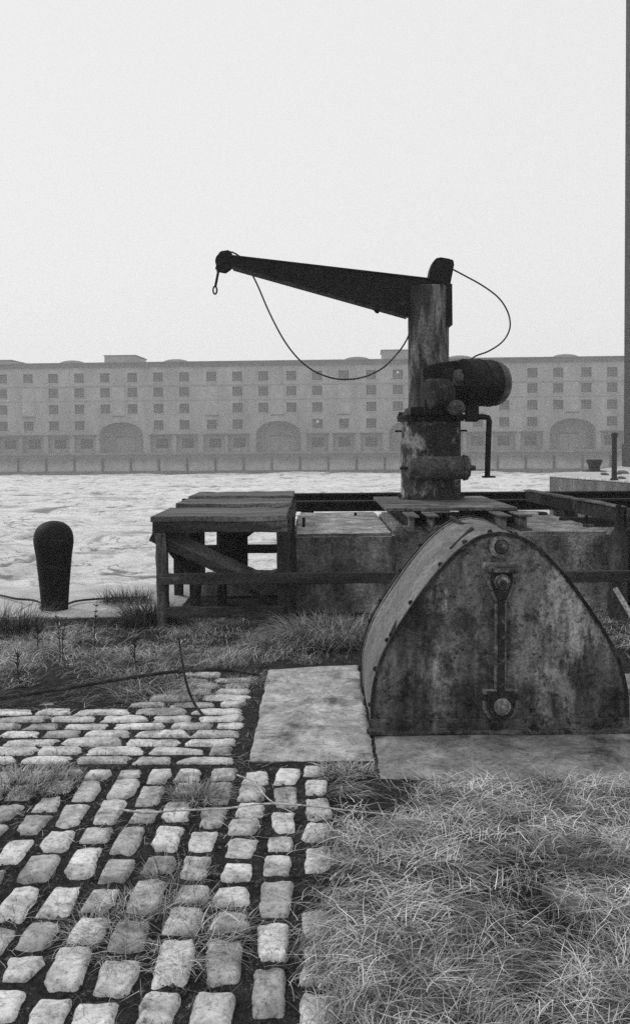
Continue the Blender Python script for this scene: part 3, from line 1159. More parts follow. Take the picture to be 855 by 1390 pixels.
# pedestal
m_ = MB()
hp2 = z_f - ZP
m_.lathe([(RP + .035, 0), (RP + .035, .025), (RP + .012, .032), (RP + .004, .06), (RP, .09), (RP, hp2 - .06), (RP, hp2 - .055)], (XC, YC, ZP + .001), (0, 0, 1), 64)
m_.build('pedestal', M['pedestal'], cr, 0, 30)
for k in range(12):
    m_ = MB()
    t = 2 * math.pi * k / 12 + .2
    m_.lathe([(.022, 0), (.022, .02), (.012, .022), (.012, .04)], (XC + (RP + .03) * math.cos(t), YC + (RP + .03) * math.sin(t), ZP + .02), (0, 0, 1), 6)
    m_.build('foot_bolt', M['iron_dark'], cr)
# flange collar
m_ = MB()
m_.lathe([(RP, 0), (RP + .04, .004), (RP + .04, .035), (RP + .045, .04), (RP + .045, .07), (RP - .01, .08), (RP - .03, .10), (RP - .05, .15), (RP - .10, .17)], (XC, YC, z_f - .055), (0, 0, 1), 64)
m_.build('collar', M['iron_black'], cr, 0, 30)
for k in range(10):
    t = 2 * math.pi * k / 10 + .1
    mm = MB()
    mm.lathe([(.026, 0), (.026, .026), (.014, .028), (.014, .05)], (XC + (RP + .015) * math.cos(t), YC + (RP + .015) * math.sin(t), z_f + .012), (0, 0, 1), 6)
    mm.build('collar_bolt', M['iron_black'], cr)
zp = cz(585)
for s_ in (-1, 1):
    MB().beam((XC + s_ * (RP - .02), YC - .05, zp), (XC + s_ * (RP + .07), YC - .05, zp), .03, .022, 2).build('peg', M['iron_black'], cr, 0.003)
# slewing gearbox across the pedestal's front
za = cz(634)
ya = YC - RP - .04
xa0, xa1 = cxp(557, 634, ya), cxp(628, 634, ya)
m_ = MB()
rr = 0.132
m_.lathe([(rr * .7, -.03), (rr * .95, -.015), (rr, 0), (rr, xa1 - xa0 - .01), (rr, xa1 - xa0)], (xa0, ya, za), (1, 0, 0), 32)
m_.build('worm_housing', M['fitting'], cr, 0.004, 35)
m_ = MB()
m_.lathe([(rr + .014, 0), (rr + .014, .022), (rr + .008, .026), (rr + .008, .05), (rr * .86, .056), (rr * .80, .075), (rr * .35, .08), (.03, .085), (.026, .14)], (xa1 + .002, ya, za), (1, 0, 0), 32)
m_.build('worm_flange', M['fitting'], cr, 0.002, 35)
m_ = MB()
m_.lathe([(.062, 0), (.062, .025), (.05, .03), (.04, .03), (.035, .05), (.018, .055)], (cxp(591, 634, ya), ya - rr + .008, za + .004), (0, -1, 0), 24)
m_.build('housing_boss', M['fitting'], cr, 0.002, 35)
MB().beam((xa0 - .12, ya + .02, za), (xa0 - .02, ya + .02, za), .05, .03, 2).build('worm_shaft', M['iron_black'], cr, 0.004)
m_ = MB()
m_.beam((xa0 + .02, ya + .12, za), (xa1 - .02, ya + .12, za), .16, .235, 2)
m_.build('saddle', M['iron_dark'], cr, 0.01)
# column
RC = (cxp(609) - cxp(554)) / 2
XK = (cxp(609) + cxp(554)) / 2
z_t = cz(390)
m_ = MB()
m_.lathe([(RC, 0), (RC, .4), (RC, .8), (RC, z_t - z_f - .09), (RC - .008, z_t - z_f - .082)], (XK, YC, z_f + .08), (0, 0, 1), 56)
m_.build('column', M['column'], cr, 0, 40)
# jib: tapered closed box built of plates, root let into the column head
yj0, yj1 = YC - .095, YC + .095


def jp(px, py):
    p = P(px, py, YC)
    return (p.x, p.z)


jo = [jp(314, 363.5), jp(400, 388), jp(515, 419), jp(553, 430), jp(590, 436), jp(590, 381.5), jp(553, 378), jp(430, 363), jp(314, 349.5)]
m_ = MB()
m_.prism(jo, lambda u, v, d: (u, d, v), yj0, yj1)
m_.build('jib', M['iron_black'], cr, 0.006)
for (a, b), nm in (((jp(314, 349), jp(588, 381)), 'jib_flange'), ((jp(316, 364.5), jp(552, 431)), 'jib_flange')):
    m_ = MB()
    m_.beam((a[0], YC, a[1]), (b[0], YC, b[1]), .225, .014, 4)
    m_.build(nm, M['iron_dark'], cr, 0.002)
a = jp(512, 421)
m_ = MB()
m_.prism([(-.05, .01), (-.015, -.035), (.015, -.035), (.05, .02)], lambda u, v, d: (a[0] + u, d, a[1] + v), YC - .03, YC + .03)
m_.build('jib_lug', M['iron_black'], cr, 0.006)
# jib head with sheave
ho_ = [jp(293, 367), jp(298, 345), jp(301, 342.5), jp(311, 341), jp(316, 346), jp(320, 356), jp(313, 365), jp(306, 370), jp(300, 369)]
m_ = MB()
for d0, d1 in ((YC - .075, YC - .055), (YC + .055, YC + .075)):
    m_.prism(list(reversed(ho_)), lambda u, v, d: (u, d, v), d0, d1)
m_.build('head_cheeks', M['iron_black'], cr, 0.004)
c = jp(305, 355.5)
rs = .105
m_ = MB()
m_.lathe([(rs, -.05), (rs, -.04), (rs * .82, -.012), (rs * .82, .012), (rs, .04), (rs, .05)], (c[0], YC, c[1]), (0, 1, 0), 32)
m_.lathe([(.03, -.10), (.03, .10)], (c[0], YC, c[1]), (0, 1, 0), 12)
m_.build('sheave', M['iron_black'], cr, 0, 35)
# head frame on the column: rear cheek box and rounded sheave guard
def poly_px(name, pts, y0, y1, mat, bev=.006):
    mb = MB()
    mb.prism([jp(*p) for p in pts], lambda u, v, d: (u, d, v), y0, y1)
    return mb.build(name, mat, cr, bev)
poly_px('back_box', [(597, 443.5), (611.5, 443.5), (611, 388), (597, 386)], YC - .15, YC + .15, M['iron_black'])
poly_px('sheave_guard', [(579, 383), (607.5, 387), (612.5, 362), (611.5, 356), (608, 353.5), (596, 351.5), (590, 353), (585.5, 358), (582.5, 366)], YC - .115, YC + .115, M['iron_black'], .012)
poly_px('guard_strip', [(604.5, 387.5), (609, 388), (614, 362), (612.8, 356), (609.5, 354.5)], YC - .128, YC + .128, M['iron_black'], .004)
# winch drum + gearbox on the right of the column
dax = Vector((math.cos(R(32)), math.sin(R(32)), 0.0))
ym = YC - .36
c0 = P(626, 519, ym)
RD = .268
m_ = MB()
prof = [(RD * .86, -.02), (RD * .97, -.005), (RD, .02), (RD, .22), (RD + .006, .222), (RD + .006, .235), (RD, .237), (RD, .40), (RD + .004, .402), (RD + .004, .415), (RD - .006, .418)]
m_.lathe(prof, c0, dax, 48)
m_.build('winch_motor', M['iron_black'], cr, 0, 32)
m_ = MB()
m_.lathe([(RD - .008, .42), (RD - .006, .425), (RD - .008, .50), (RD - .025, .545), (RD - .07, .572), (.05, .58)], c0, dax, 48)
m_.build('motor_cowl', M['plate'], cr, 0, 40)
# gear case: flat-sided casting between column and motor
m_ = MB()
gpts = [(572, 549), (600, 556), (626, 553), (640, 549), (646, 532), (646, 505), (640, 487.5), (618, 489), (592, 493), (572, 500)]
m_.prism([(P(a, b, ym).x, P(a, b, ym).z) for a, b in gpts], lambda u, v, d: (u, d + (u - XC) * .35 + .02, v), ym - .10, ym + .22)
m_.build('gear_case', M['iron_black'], cr, 0.02, seg=3)
m_ = MB()
pc = P(626, 512, ym - .10)
m_.lathe([(.10, 0), (.10, .02), (.085, .026), (.06, .026), (.05, .045), (.02, .05)], pc + Vector((0, .09, 0)), (-.33, -1, 0), 28)
m_.build('case_boss', M['fitting'], cr, 0.003, 35)
# brake drum in front
yb = ym - .28
cb_ = P(583, 535, yb)
m_ = MB()
m_.lathe([(.13, -.02), (.165, -.012), (.172, 0), (.172, .13), (.18, .132), (.18, .16), (.172, .165), (.172, .185), (.18, .19), (.18, .215), (.15, .225)], cb_, dax, 40)
m_.build('brake_drum', M['iron_dark'], cr, 0, 32)
m_ = MB()
m_.box((cb_.x - .06, yb + .02, z_f + .01), (cb_.x + .16, yb + .55, cb_.z - .06))
m_.box((cb_.x - .20, yb + .12, z_f + .01), (cb_.x + .30, yb + .50, z_f + .10))
m_.build('winch_bracket', M['iron_black'], cr, 0.012)
cs = P(616, 553, yb - .05)
m_ = MB()
m_.lathe([(.070, 0), (.082, .008), (.086, .02), (.086, .14), (.06, .15), (.05, .4)], cs, Vector((.42, 1, 0)), 28)
m_.build('hand_wheel_hub', M['fitting'], cr, 0, 35)
# crank: bracket under the motor, pipe, elbow, drop arm and pad
yk = ym + .02
q0, q1 = P(640, 547, yk), P(640, 570, yk)
m_ = MB()
m_.box((q0.x - .068, yk - .08, q1.z - .02), (q0.x + .068, yk + .08, q0.z + .06))
m_.build('crank_bracket', M['iron_black'], cr, 0.01)
k1, k2, k3 = P(618, 566, yk), P(663.5, 566, yk), P(661, 647, yk)
pts = [k1, k1.lerp(k2, .5), k2 - Vector((.045, 0, 0)), k2 - Vector((.013, 0, .008)), k2 - Vector((0, 0, .045)), k2.lerp(k3, .3), k2.lerp(k3, .6), k3]
m_ = MB()
m_.tube(pts, .032, 14)
m_.build('crank_arm', M['iron_black'], cr, 0, 50)
m_ = MB()
m_.box((k3.x - .055, yk - .05, k3.z - .012), (k3.x + .085, yk + .05, k3.z + .008))
m_.build('crank_pad', M['iron_black'], cr, 0.004)
# cables
rc = .0095
yy = YC - .11
pts = [P(298, 348, YC), P(304, 342.5, YC), P(313, 342, YC), P(320, 344.5, YC), P(328, 350, YC)]
MB().tube(smoothpath(pts, 8), rc, 8).build('cable', M['cable'], cr, 0, 60)
pts = [(340, 368), (350, 388), (366, 425), (385, 461), (404, 486), (425, 503), (450, 513), (472, 515), (496, 511), (520, 499), (538, 481), (549, 466), (556, 452)]
MB().tube(smoothpath([P(a, b, yy - .02 * math.sin(i / 12 * 3.1)) for i, (a, b) in enumerate(pts)], 8), rc, 8).build('cable', M['cable'], cr, 0, 60)
pts = [(611, 364), (630, 374), (655, 388), (676, 404), (688, 422), (692, 440), (688, 455), (678, 467), (662, 477), (646, 483), (636, 490)]
MB().tube(smoothpath([P(a, b, YC + .02 + (-.35) * max(0, (i - 4) / 6)) for i, (a, b) in enumerate(pts)], 8), rc, 8).build('cable', M['cable'], cr, 0, 60)
# hook: short shackle bar and eye
h0, h1 = P(297, 366, YC), P(292.5, 389, YC)
m_ = MB()
m_.tube([h0, h0.lerp(h1, .5), h1], .015, 10)
eye = []
ce = P(292, 394, YC)
for k in range(25):
    t = 2 * math.pi * k / 24
    eye.append(ce + Vector((math.sin(t) * .022, 0, math.cos(t) * .044)))
m_.tube(eye, .010, 8)
m_.build('hook', M['iron_black'], cr, 0, 60)

# ------------------------------------------------------------------ beams behind the block
def beam_thing(x0, x1, y, z0, z1, label, yaw=0.0, thick=.2):
    mb = MB()
    mb.box((x0, y, z1 - .025), (x1, y + thick, z1))
    mb.box((x0, y + thick / 2 - .012, z0 + .025), (x1, y + thick / 2 + .012, z1 - .025))
    mb.box((x0, y, z0), (x1, y + thick, z0 + .025))
    o = mb.build('steel_beam', M['beam'], None, 0.004, origin=((x0 + x1) / 2, y + thick / 2, z0))
    o.rotation_euler.z = yaw
    return tag(o, label, 'beam', 'black steel beams behind the crane block')


beam_thing(-0.33, 7.5, 11.95, 0.78, 0.945, 'farther long black steel beam running behind the crane block, its edge against the mud')
beam_thing(-0.33, 4.9, 11.50, 0.748, 0.875, 'nearer black steel beam resting along the back of the crane block')
for x in (0.2, 2.3, 4.6, 6.8):
    pass
sp_ = MB()
for x in (-0.1, 1.6, 3.2, 4.8, 6.6):
    sp_.box((x - .08, 11.62, -4.5), (x + .08, 12.2, 0.744 if x < 5 else 0.776))
    sp_.box((x - .07, 11.96, 0.744 if x < 5 else .776), (x + .07, 12.12, 0.779))
tag(sp_.build('trestle', M['timber_post'], None, .006), 'dark timber trestle under the steel beams at the dock edge', 'trestle')

# ------------------------------------------------------------------ timber staging (left)
tw = empty('timber_staging', (-0.8, 8.6, 0), 'black weathered timber staging with deck planks, posts, diagonal brace and long rail', 'timber staging')
JT = .003


def tim(name, p0, p1, w, h, mat='timber', seg=10, up=Vector((0, 0, 1)), bev=.007, parent=None, jit=JT):
    mb = MB()
    mb.beam(p0, p1, w, h, seg, jit, up)
    return mb.build(name, M[mat], parent or tw, bev)


# deck: three wide planks stepping back
tim('deck_plank', (-1.42, 8.55, .950), (-0.25, 8.55, .950), 1.08, .05, 'timber_top')
tim('deck_plank', (-1.375, 9.57, .985), (-0.24, 9.57, .985), .80, .05, 'timber_top')
tim('deck_plank', (-1.37, 10.52, 1.008), (-0.24, 10.52, 1.008), .92, .05, 'timber_top')
UPY = Vector((0, 1, 0))
tim('fascia', (-1.39, 8.06, .885), (-0.24, 8.06, .885), .07, .11, 'timber_rail')
tim('side_board', (-1.395, 8.10, .87), (-1.395, 10.9, .87), .05, .14)
tim('side_board', (-0.245, 8.12, .87), (-0.245, 10.9, .87), .06, .14)
tim('bearer', (-1.36, 9.2, .91), (-0.24, 9.2, .91), .12, .06)
tim('bearer', (-1.36, 10.1, .90), (-0.24, 10.1, .90), .12, .07)
tim('bearer', (-1.36, 10.9, .90), (-0.24, 10.9, .90), .12, .07)
# posts
def post(px, Y, z1, w, d, z0=-.05, lean=0):
    x = P(px, 780, Y).x
    tim('post', (x, Y, z0), (x + lean, Y, z1), w, d, 'timber_post', 8, UPY)
post(222, 8.06, .83, .095, .10, -.04, -.012)
post(385, 8.07, .83, .115, .10)
post(391.5, 8.62, .92, .135, .08)
post(301, 9.15, .92, .085, .09)
post(322, 10.05, .96, .22, .20, -2.5)
post(265, 9.15, .92, .10, .10)
post(274, 10.1, .96, .07, .08, -2.5)
post(243, 9.6, .92, .09, .09)
post(254, 10.85, .96, .09, .09, -2.5)
post(390, 10.85, .96, .12, .1, -2.5)
# side leg batten leaning on the left
tim('strut', (-1.395, 8.20, .80), (-1.12, 8.9, .30), .05, .07)
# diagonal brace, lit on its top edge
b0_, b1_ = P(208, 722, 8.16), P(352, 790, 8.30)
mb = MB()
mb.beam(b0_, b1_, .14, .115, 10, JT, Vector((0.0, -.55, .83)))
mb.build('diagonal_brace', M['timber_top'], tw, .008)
tim('knee_brace', (-1.0, 10.1, .45), (-0.35, 10.12, .93), .08, .10)
tim('rear_rail', (-1.36, 10.9, .36), (-0.24, 10.9, .36), .06, .10)
tim('lower_brace', P(338, 800, 8.35), P(384, 833, 8.35), .05, .045)
# rails on the front
tim('long_rail', (-1.345, 7.975, P(300, 785.5, 7.975).z), (3.6, 7.93, P(700, 783.5, 7.95).z + .006), .05, .098, 'timber_rail', seg=26)
tim('low_rail', (-1.30, 7.99, P(300, 831, 7.99).z), (-0.27, 7.99, P(300, 830, 7.99).z), .05, .092, 'timber_rail')
# dwarf wall behind the legs
dw = MB()
dw.beam((-1.2, 10.0, .02), (-0.25, 10.0, .02), .5, .36, 12, .008)
tag(dw.build('stone_kerb', M['slab_dull'], None, .012), 'dark low stone kerb under the timber staging', 'kerb')

# ------------------------------------------------------------------ railing on the right of the block
tr = empty('timber_railing', (3.0, 9.2, 0), 'dark timber railing with round post beyond the right end of the crane block', 'railing')
p_a, p_b = P(716, 674, 11.35), P(838, 696, 8.32)
tim('side_rail', Vector((p_a.x, 11.35, .93)), Vector((p_b.x + .02, 8.32, .93)), .07, .125, parent=tr, seg=14)
tim('side_rail_cap', Vector((p_a.x, 11.4, 1.002)), Vector((p_b.x + .02, 8.30, 1.008)), .10, .02, 'timber_top', parent=tr, seg=14)
tim('front_rail', Vector((p_b.x + .07, 8.33, .885)), Vector((4.4, 8.40, .885)), .07, .22, parent=tr)
mb = MB()
xq = P(838.5, 780, 8.22).x
mb.lathe([(.082, -.05), (.084, .3), (.082, .72), (.070, .77), (.030, .83), (.026, .86), (.026, 1.02), (.02, 1.03)], (xq, 8.22, 0), (0, 0, 1), 20)
mb.build('round_post', M['timber_post'], tr, 0, 40)
for Y, dx in ((9.2, .0), (10.0, -.0), (10.8, 0)):
    t = (11.35 - Y) / 3.03
    x = p_a.x + (p_b.x - p_a.x) * t
    tim('post', (x + .03, Y, -.03), (x + .03, Y, .775), .09, .09, 'timber_post', 6, UPY, parent=tr)
tim('mid_rail', (2.95, 11.2, .62), (4.6, 11.2, .62), .07, .12, parent=tr)
tim('post', (3.25, 9.9, -.03), (3.25, 9.9, .86), .12, .12, 'timber_post', 6, UPY, parent=tr)
tim('post', (3.05, 8.9, -.03), (3.05, 8.9, .80), .10, .10, 'timber_post', 6, UPY, parent=tr)
s0_, s1_ = P(834, 798, 8.1), P(866, 856, 7.9)
s1_.z = .0
mb = MB()
mb.beam(s0_, s1_, .035, .03, 8, .001)
tag(mb.build('batten', M['timber_pale'], None, .003), 'pale thin batten leaning against the long rail at the right', 'batten')

# ------------------------------------------------------------------ bollard on the near quay
prof = [(.123, -.02), (.124, .0), (.128, .06), (.140, .22), (.155, .38), (.170, .53), (.181, .60), (.187, .65), (.187, .69), (.180, .735), (.164, .775), (.138, .808), (.102, .834), (.060, .850), (.028, .856), (.006, .858)]
pr2 = smoothpath([(a, b, 0) for a, b in prof], 4)
bp = G(75, 827, .03)
mb = MB()
mb.lathe([(p.x * .99, p.y) for p in pr2], (bp.x, bp.y, .02), (0, 0, 1), 48)
tag(mb.build('mooring_bollard', M['iron_black'], None, 0, 50, (bp.x, bp.y, .02)), 'black bulb headed iron mooring bollard on the pale quay edge', 'bollard')
# rope trailing from it
pts = [G(-30, 806, .045), G(0, 810, .045), G(22, 815, .045), G(45, 817, .045), G(58, 822, .045), bp + Vector((-.10, -.12, .015)), bp + Vector((.05, -.15, .012)), G(104, 818, .045), G(150, 814, .045), G(200, 812, .05)]
for p in pts:
    p.z = .057 + .006 * random.random()
mb = MB().tube(smoothpath(pts, 8), .011, 8)
tag(mb.build('mooring_rope', M['dead'], None, 0, 60), 'dark rope lying across the quay past the bollard foot', 'rope')

# ------------------------------------------------------------------ far pier on the right, its bollard, post and tall warehouse
pc_ = G(745, 650, 0)
p_l = G(745, 644.5, 0)
p_r = G(862, 653.0, 0)
p_r = p_l + (p_r - p_l) * 4.0
pq = G(802, 638.5, 0)
ppoly = [(p_l.x, p_l.y), (p_r.x, p_r.y), (60, 60), (60, 110), (46, 110), (pq.x, pq.y)]
pe = MB()
pe.prism(ppoly, lambda u, v, d: (u, v, d), -6, -0.1005)
tag(pe.build('pier_wall', M['pier'], None, .06), 'weathered stone pier wall standing out of the mud on the right', 'wall')
pt = MB()
pt.prism([(a - (.05 if i in (0, 5) else 0), b - (.05 if i in (0, 1) else 0)) for i, (a, b) in enumerate(ppoly)], lambda u, v, d: (u, v, d), -0.098, 0.0)
tag(pt.build('pier_pavement', M['pier_top'], None, .04), kind='structure')
pb2 = G(806, 640, 0.0)
mb = MB()
mb.lathe([(.62, 0), (.62, .04), (.36, .05), (.30, .08), (.27, .12), (.30, .28), (.38, .46), (.42, .54), (.42, .58), (.37, .62)], (pb2.x, pb2.y, 0), (0, 0, 1), 32)
tag(mb.build('pier_bollard', M['iron_black'], None, 0, 40, (pb2.x, pb2.y, 0)), 'small black flared bollard on the pale stone pier', 'bollard')
pp = G(833, 652, 0.0)
mb = MB()
hh = P(832, 587, pp.y).z
mb.lathe([(.16, 0), (.16, .06), (.11, .1), (.10, hh * .5), (.10, hh - .22), (.12, hh - .2), (.135, hh - .12), (.12, hh - .04), (.06, hh)], (pp.x, pp.y, 0), (0, 0, 1), 20)
tag(mb.build('iron_post', M['iron_black'], None, 0, 40, (pp.x, pp.y, 0)), 'slim black iron post with ball top at the pier edge', 'post')
for px, py, s in ((820, 645, .22), (838, 644, .18), (845, 643, .3), (843, 650, .2)):
    g_ = G(px, py, 0)
    mb = MB()
    mb.lathe([(s * .6, -.02), (s, .05), (s * .8, s * .4), (s * .2, s * .55)], g_, (0.2, 0.1, 1), 7)
    tag(mb.build('rubble_stone', M['pier'], None, .02, 30, tuple(g_)), 'lump of dark rubble lying on the pale pier top by the post', 'stone', 'rubble on the pier')
# tall warehouse corner
YT = 57.0
ct = P(846.0, 600, YT)
tb = empty('brick_warehouse', (ct.x + 4, YT - 2, 0), 'tall sooty brick warehouse corner rising out of frame at the right edge', 'warehouse')
mb = MB()
mb.box((ct.x, YT - 5, 0.45), (ct.x + 16, YT, 29))
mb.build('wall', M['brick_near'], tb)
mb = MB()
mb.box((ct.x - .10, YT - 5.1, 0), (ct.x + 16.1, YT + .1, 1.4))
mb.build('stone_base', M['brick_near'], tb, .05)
for k in range(5):
    z0 = 4 + k * 4.6
    mb = MB()
    mb.box((ct.x + 3, YT - 5.03, z0), (ct.x + 5, YT - 5.0, z0 + 2.4))
    mb.build('window', M['glass_dark'], tb)
mb = MB()
mb.box((ct.x - .3, YT - 5.3, 29.003), (ct.x + 16.3, YT + .3, 29.8))
mb.build('cornice', M['pier'], tb)

# ------------------------------------------------------------------ far quay and long warehouse
D = 175.0
MP = D / F
YAW = R(-3.3)
base_c = P(427.5, 601, D)
wh = empty('dock_warehouse', (base_c.x, D, 0), 'long pale brick dock warehouse with rows of windows and broad arches across the mud', 'warehouse', rz=YAW)


def U(px):
    """distance along the facade for a photo column"""
    d = ray(px, 600)
    # intersect the ray with the facade plane
    n = Vector((math.sin(-YAW), math.cos(-YAW), 0))
    t = (D * n.y + base_c.x * n.x) / (d.x * n.x + d.y * n.y)
    p = d * t
    return (p.x - base_c.x) * math.cos(YAW) + (p.y - D) * math.sin(YAW)


def ZF(py):
    return P(427.5, py, D).z


def wpart(mb, name, mats, parent=wh, smooth=None):
    """meshes given in the facade's own frame: x along, y into the building, z up"""
    o = mb.build(name, mats, None, 0, smooth)
    o.parent = parent
    return o


arches = [U(p) for p in (-48, 165, 378, 559, 777, 990)]
win_full = [U(p) for p in (5, 74, 109, 216, 251, 323, 431, 504, 612, 684, 722, 830, 866)]
win_arch = [U(p) for p in (144, 181, 358, 396, 540, 578, 757, 795)]
load = [U(p) for p in (40, 288, 467, 648)]
bays = [U(p) for p in (12, 45, 80, 116, 219, 254, 291, 324, 431, 467, 504, 613, 648, 684, 721, 830, 866)]
rowz = [ZF(509.5), ZF(530), ZF(552.5), ZF(575)]
WW, WHT = 1.85, 1.75
Z_SP, Z_AR = ZF(589), ZF(570.5)
AW = 4.25
ROOF = ZF(489.5)
xL, xR = U(-260), U(1150)
holes = []          # x0,x1,z0,z1
for r, z in enumerate(rowz):
    for x in win_full:
        holes.append((x - WW / 2, x + WW / 2, z - WHT / 2, z + WHT / 2))
    if r < 3:
        for x in win_arch:
            holes.append((x - WW / 2, x + WW / 2, z - WHT / 2, z + WHT / 2))
for x in load:
    for z in (rowz[0], rowz[3]):
        holes.append((x - WW / 2, x + WW / 2, z - WHT / 2, z + WHT / 2))
win_holes = list(holes)
for x in bays:
    holes.append((x - 2.05, x + 2.05, 0.0, Z_SP - .05))
for x in arches:
    holes.append((x - AW, x + AW, 0.0, Z_AR))
xs = sorted(set([xL, xR] + [h[0] for h in holes] + [h[1] for h in holes]))
zs = sorted(set([0.0, ROOF] + [h[2] for h in holes] + [h[3] for h in holes]))
fw = MB()
for i in range(len(xs) - 1):
    for j in range(len(zs) - 1):
        xm, zm = (xs[i] + xs[i + 1]) / 2, (zs[j] + zs[j + 1]) / 2
        if any(h[0] < xm < h[1] and h[2] < zm < h[3] for h in holes):
            continue
        fw.add([(xs[i], 0, zs[j]), (xs[i + 1], 0, zs[j]), (xs[i + 1], 0, zs[j + 1]), (xs[i], 0, zs[j + 1])], [(0, 1, 2, 3)])
for x0, x1, z0, z1 in win_holes:
    d = .38
    fw.add([(x0, 0, z0), (x1, 0, z0), (x1, d, z0), (x0, d, z0)], [(0, 1, 2, 3)])
    fw.add([(x0, 0, z1), (x1, 0, z1), (x1, d, z1), (x0, d, z1)], [(0, 1, 2, 3)])
    fw.add([(x0, 0, z0), (x0, 0, z1), (x0, d, z1), (x0, d, z0)], [(0, 1, 2, 3)])
    fw.add([(x1, 0, z0), (x1, 0, z1), (x1, d, z1), (x1, d, z0)], [(0, 1, 2, 3)])
# the sides and back of the block
fw.add([(xL, 0, 0), (xL, 40, 0), (xL, 40, ROOF), (xL, 0, ROOF)], [(0, 1, 2, 3)])
fw.add([(xR, 0, 0), (xR, 40, 0), (xR, 40, ROOF), (xR, 0, ROOF)], [(0, 1, 2, 3)])
fw.add([(xL, 40, 0), (xR, 40, 0), (xR, 40, ROOF), (xL, 40, ROOF)], [(0, 1, 2, 3)])
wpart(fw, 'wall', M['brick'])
# spandrels turn the square arch openings into half ellipses
for x in arches:
    ab = MB()
    pts = [(x + AW * math.cos(t), Z_SP + (Z_AR - Z_SP - .05) * math.sin(t)) for t in np.linspace(0, math.pi, 25)]
    for a, b in zip(pts, pts[1:]):
        ab.add([(a[0], 0.002, a[1]), (a[0], 0.002, Z_AR + .01), (b[0], 0.002, Z_AR + .01), (b[0], 0.002, b[1])], [(0, 1, 2, 3)])
        ab.add([(a[0], 0.002, a[1]), (b[0], 0.002, b[1]), (b[0], 3.6, b[1]), (a[0], 3.6, a[1])], [(0, 1, 2, 3)])
    for s_ in (-1, 1):
        ab.add([(x + s_ * AW, 0.002, 0), (x + s_ * AW, 3.6, 0), (x + s_ * AW, 3.6, Z_SP), (x + s_ * AW, 0.002, Z_SP)], [(0, 1, 2, 3)])
    ao = wpart(ab, 'arch', M['brick'])
    # stone ring standing proud of the wall
    rg = MB()
    r0 = [(x + AW * math.cos(t), Z_SP + (Z_AR - Z_SP - .05) * math.sin(t)) for t in np.linspace(0, math.pi, 25)]
    r1 = [(x + (AW + .45) * math.cos(t), Z_SP + (Z_AR - Z_SP + .42) * math.sin(t)) for t in np.linspace(0, math.pi, 25)]
    for k in range(24):
        a, b, c, d = r0[k], r0[k + 1], r1[k + 1], r1[k]
        rg.add([(p[0], -.06, p[1]) for p in (a, b, c, d)], [(0, 1, 2, 3)])
        rg.add([(c[0], -.06, c[1]), (d[0], -.06, d[1]), (d[0], 0, d[1]), (c[0], 0, c[1])], [(0, 1, 2, 3)])
    wpart(rg, 'arch_ring', M['brick'])
    dr = MB()
    dr.box((x - AW, 3.6, 0), (x + AW, 3.8, Z_AR))
    wpart(dr, 'arch_back', M['brick'])
    dr = MB()
    dr.box((x - 1.75, 3.46, 0), (x - .02, 3.597, 2.9))
    dr.box((x + .02, 3.46, 0), (x + 1.75, 3.597, 2.9))
    dr.box((x - 1.95, 3.44, 2.9), (x + 1.95, 3.597, 3.1), 1)
    wpart(dr, 'arch_door', [M['boarding'], M['slate']])
# windows
wmesh = None
white_at = {(38, 3), (13, 3)}
for k, (x0, x1, z0, z1) in enumerate(win_holes):
    if wmesh is None:
        wm = MB()
        w2, h2 = (x1 - x0) / 2 + .02, (z1 - z0) / 2 + .02
        wm.box((-w2, .30, -h2), (w2, .37, h2), 0)
        for i in range(1, 4):
            t = -w2 + 2 * w2 * i / 4
            wm.box((t - .03, .25, -h2), (t + .03, .298, h2), 1)
        for i in range(1, 4):
            t = -h2 + 2 * h2 * i / 4
            wm.box((-w2, .252, t - .025), (w2, .296, t + .025), 1)
        wm.box((-w2 - .12, -.09, -h2 - .14), (w2 + .12, .10, -h2 + .004), 2)
        wo = wpart(wm, 'window', [M['glass_dark'], M['bars'], M['brick']])
        wmesh = wo
    else:
        wo = wmesh.copy()
        COL.objects.link(wo)
        wo.parent = wh
    wo.location = ((x0 + x1) / 2, 0, (z0 + z1) / 2)
    if random.random() < .06:
        bd = MB()
        sx = random.choice([-.45, 0, .45])
        sz = random.choice([-.4, .4])
        bd.box((sx - .22, .2, sz - .2), (sx + .22, .245, sz + .2))  # white panel standing for a bright reflection in the pane
        bo = wpart(bd, 'pane_glint', M['white'], wo)
# loading doors (tall pale boarded openings)
for x in load + [U(162), U(377), U(776)]:
    ld = MB()
    zt, zb = rowz[1] + 1.2, rowz[2] - 1.3
    ld.box((x - 1.15, -.05, zb), (x + 1.15, .0, zt), 0)
    ld.box((x - 1.25, -.14, zb - .2), (x + 1.25, .0, zb), 1)
    wpart(ld, 'loading_door', [M['boarding'], M['slate']])
# ground floor bays: deep recess, back wall and a wide window
for x in bays:
    gb = MB()
    h = Z_SP - .05
    for s_ in (-1, 1):
        gb.add([(x + s_ * 2.05, 0.002, 0), (x + s_ * 2.05, 1.1, 0), (x + s_ * 2.05, 1.1, h), (x + s_ * 2.05, 0.002, h)], [(0, 1, 2, 3)])
    gb.add([(x - 2.05, 0.002, h), (x + 2.05, 0.002, h), (x + 2.05, 1.1, h), (x - 2.05, 1.1, h)], [(0, 1, 2, 3)])
    gb.add([(x - 2.05, 1.1, 0), (x + 2.05, 1.1, 0), (x + 2.05, 1.1, h), (x - 2.05, 1.1, h)], [(0, 1, 2, 3)])
    bay = wpart(gb, 'bay', M['brick'])
    gw = MB()
    gw.box((x - 1.1, 1.0, .85), (x + 1.1, 1.097, 2.6), 0)
    for t in (-.55, 0, .55):
        gw.box((x + t - .03, .96, .85), (x + t + .03, .998, 2.6), 1)
    gw.box((x - 1.1, .962, 1.68), (x + 1.1, .996, 1.74), 1)
    wpart(gw, 'bay_window', [M['glass_dark'], M['bars']], bay)
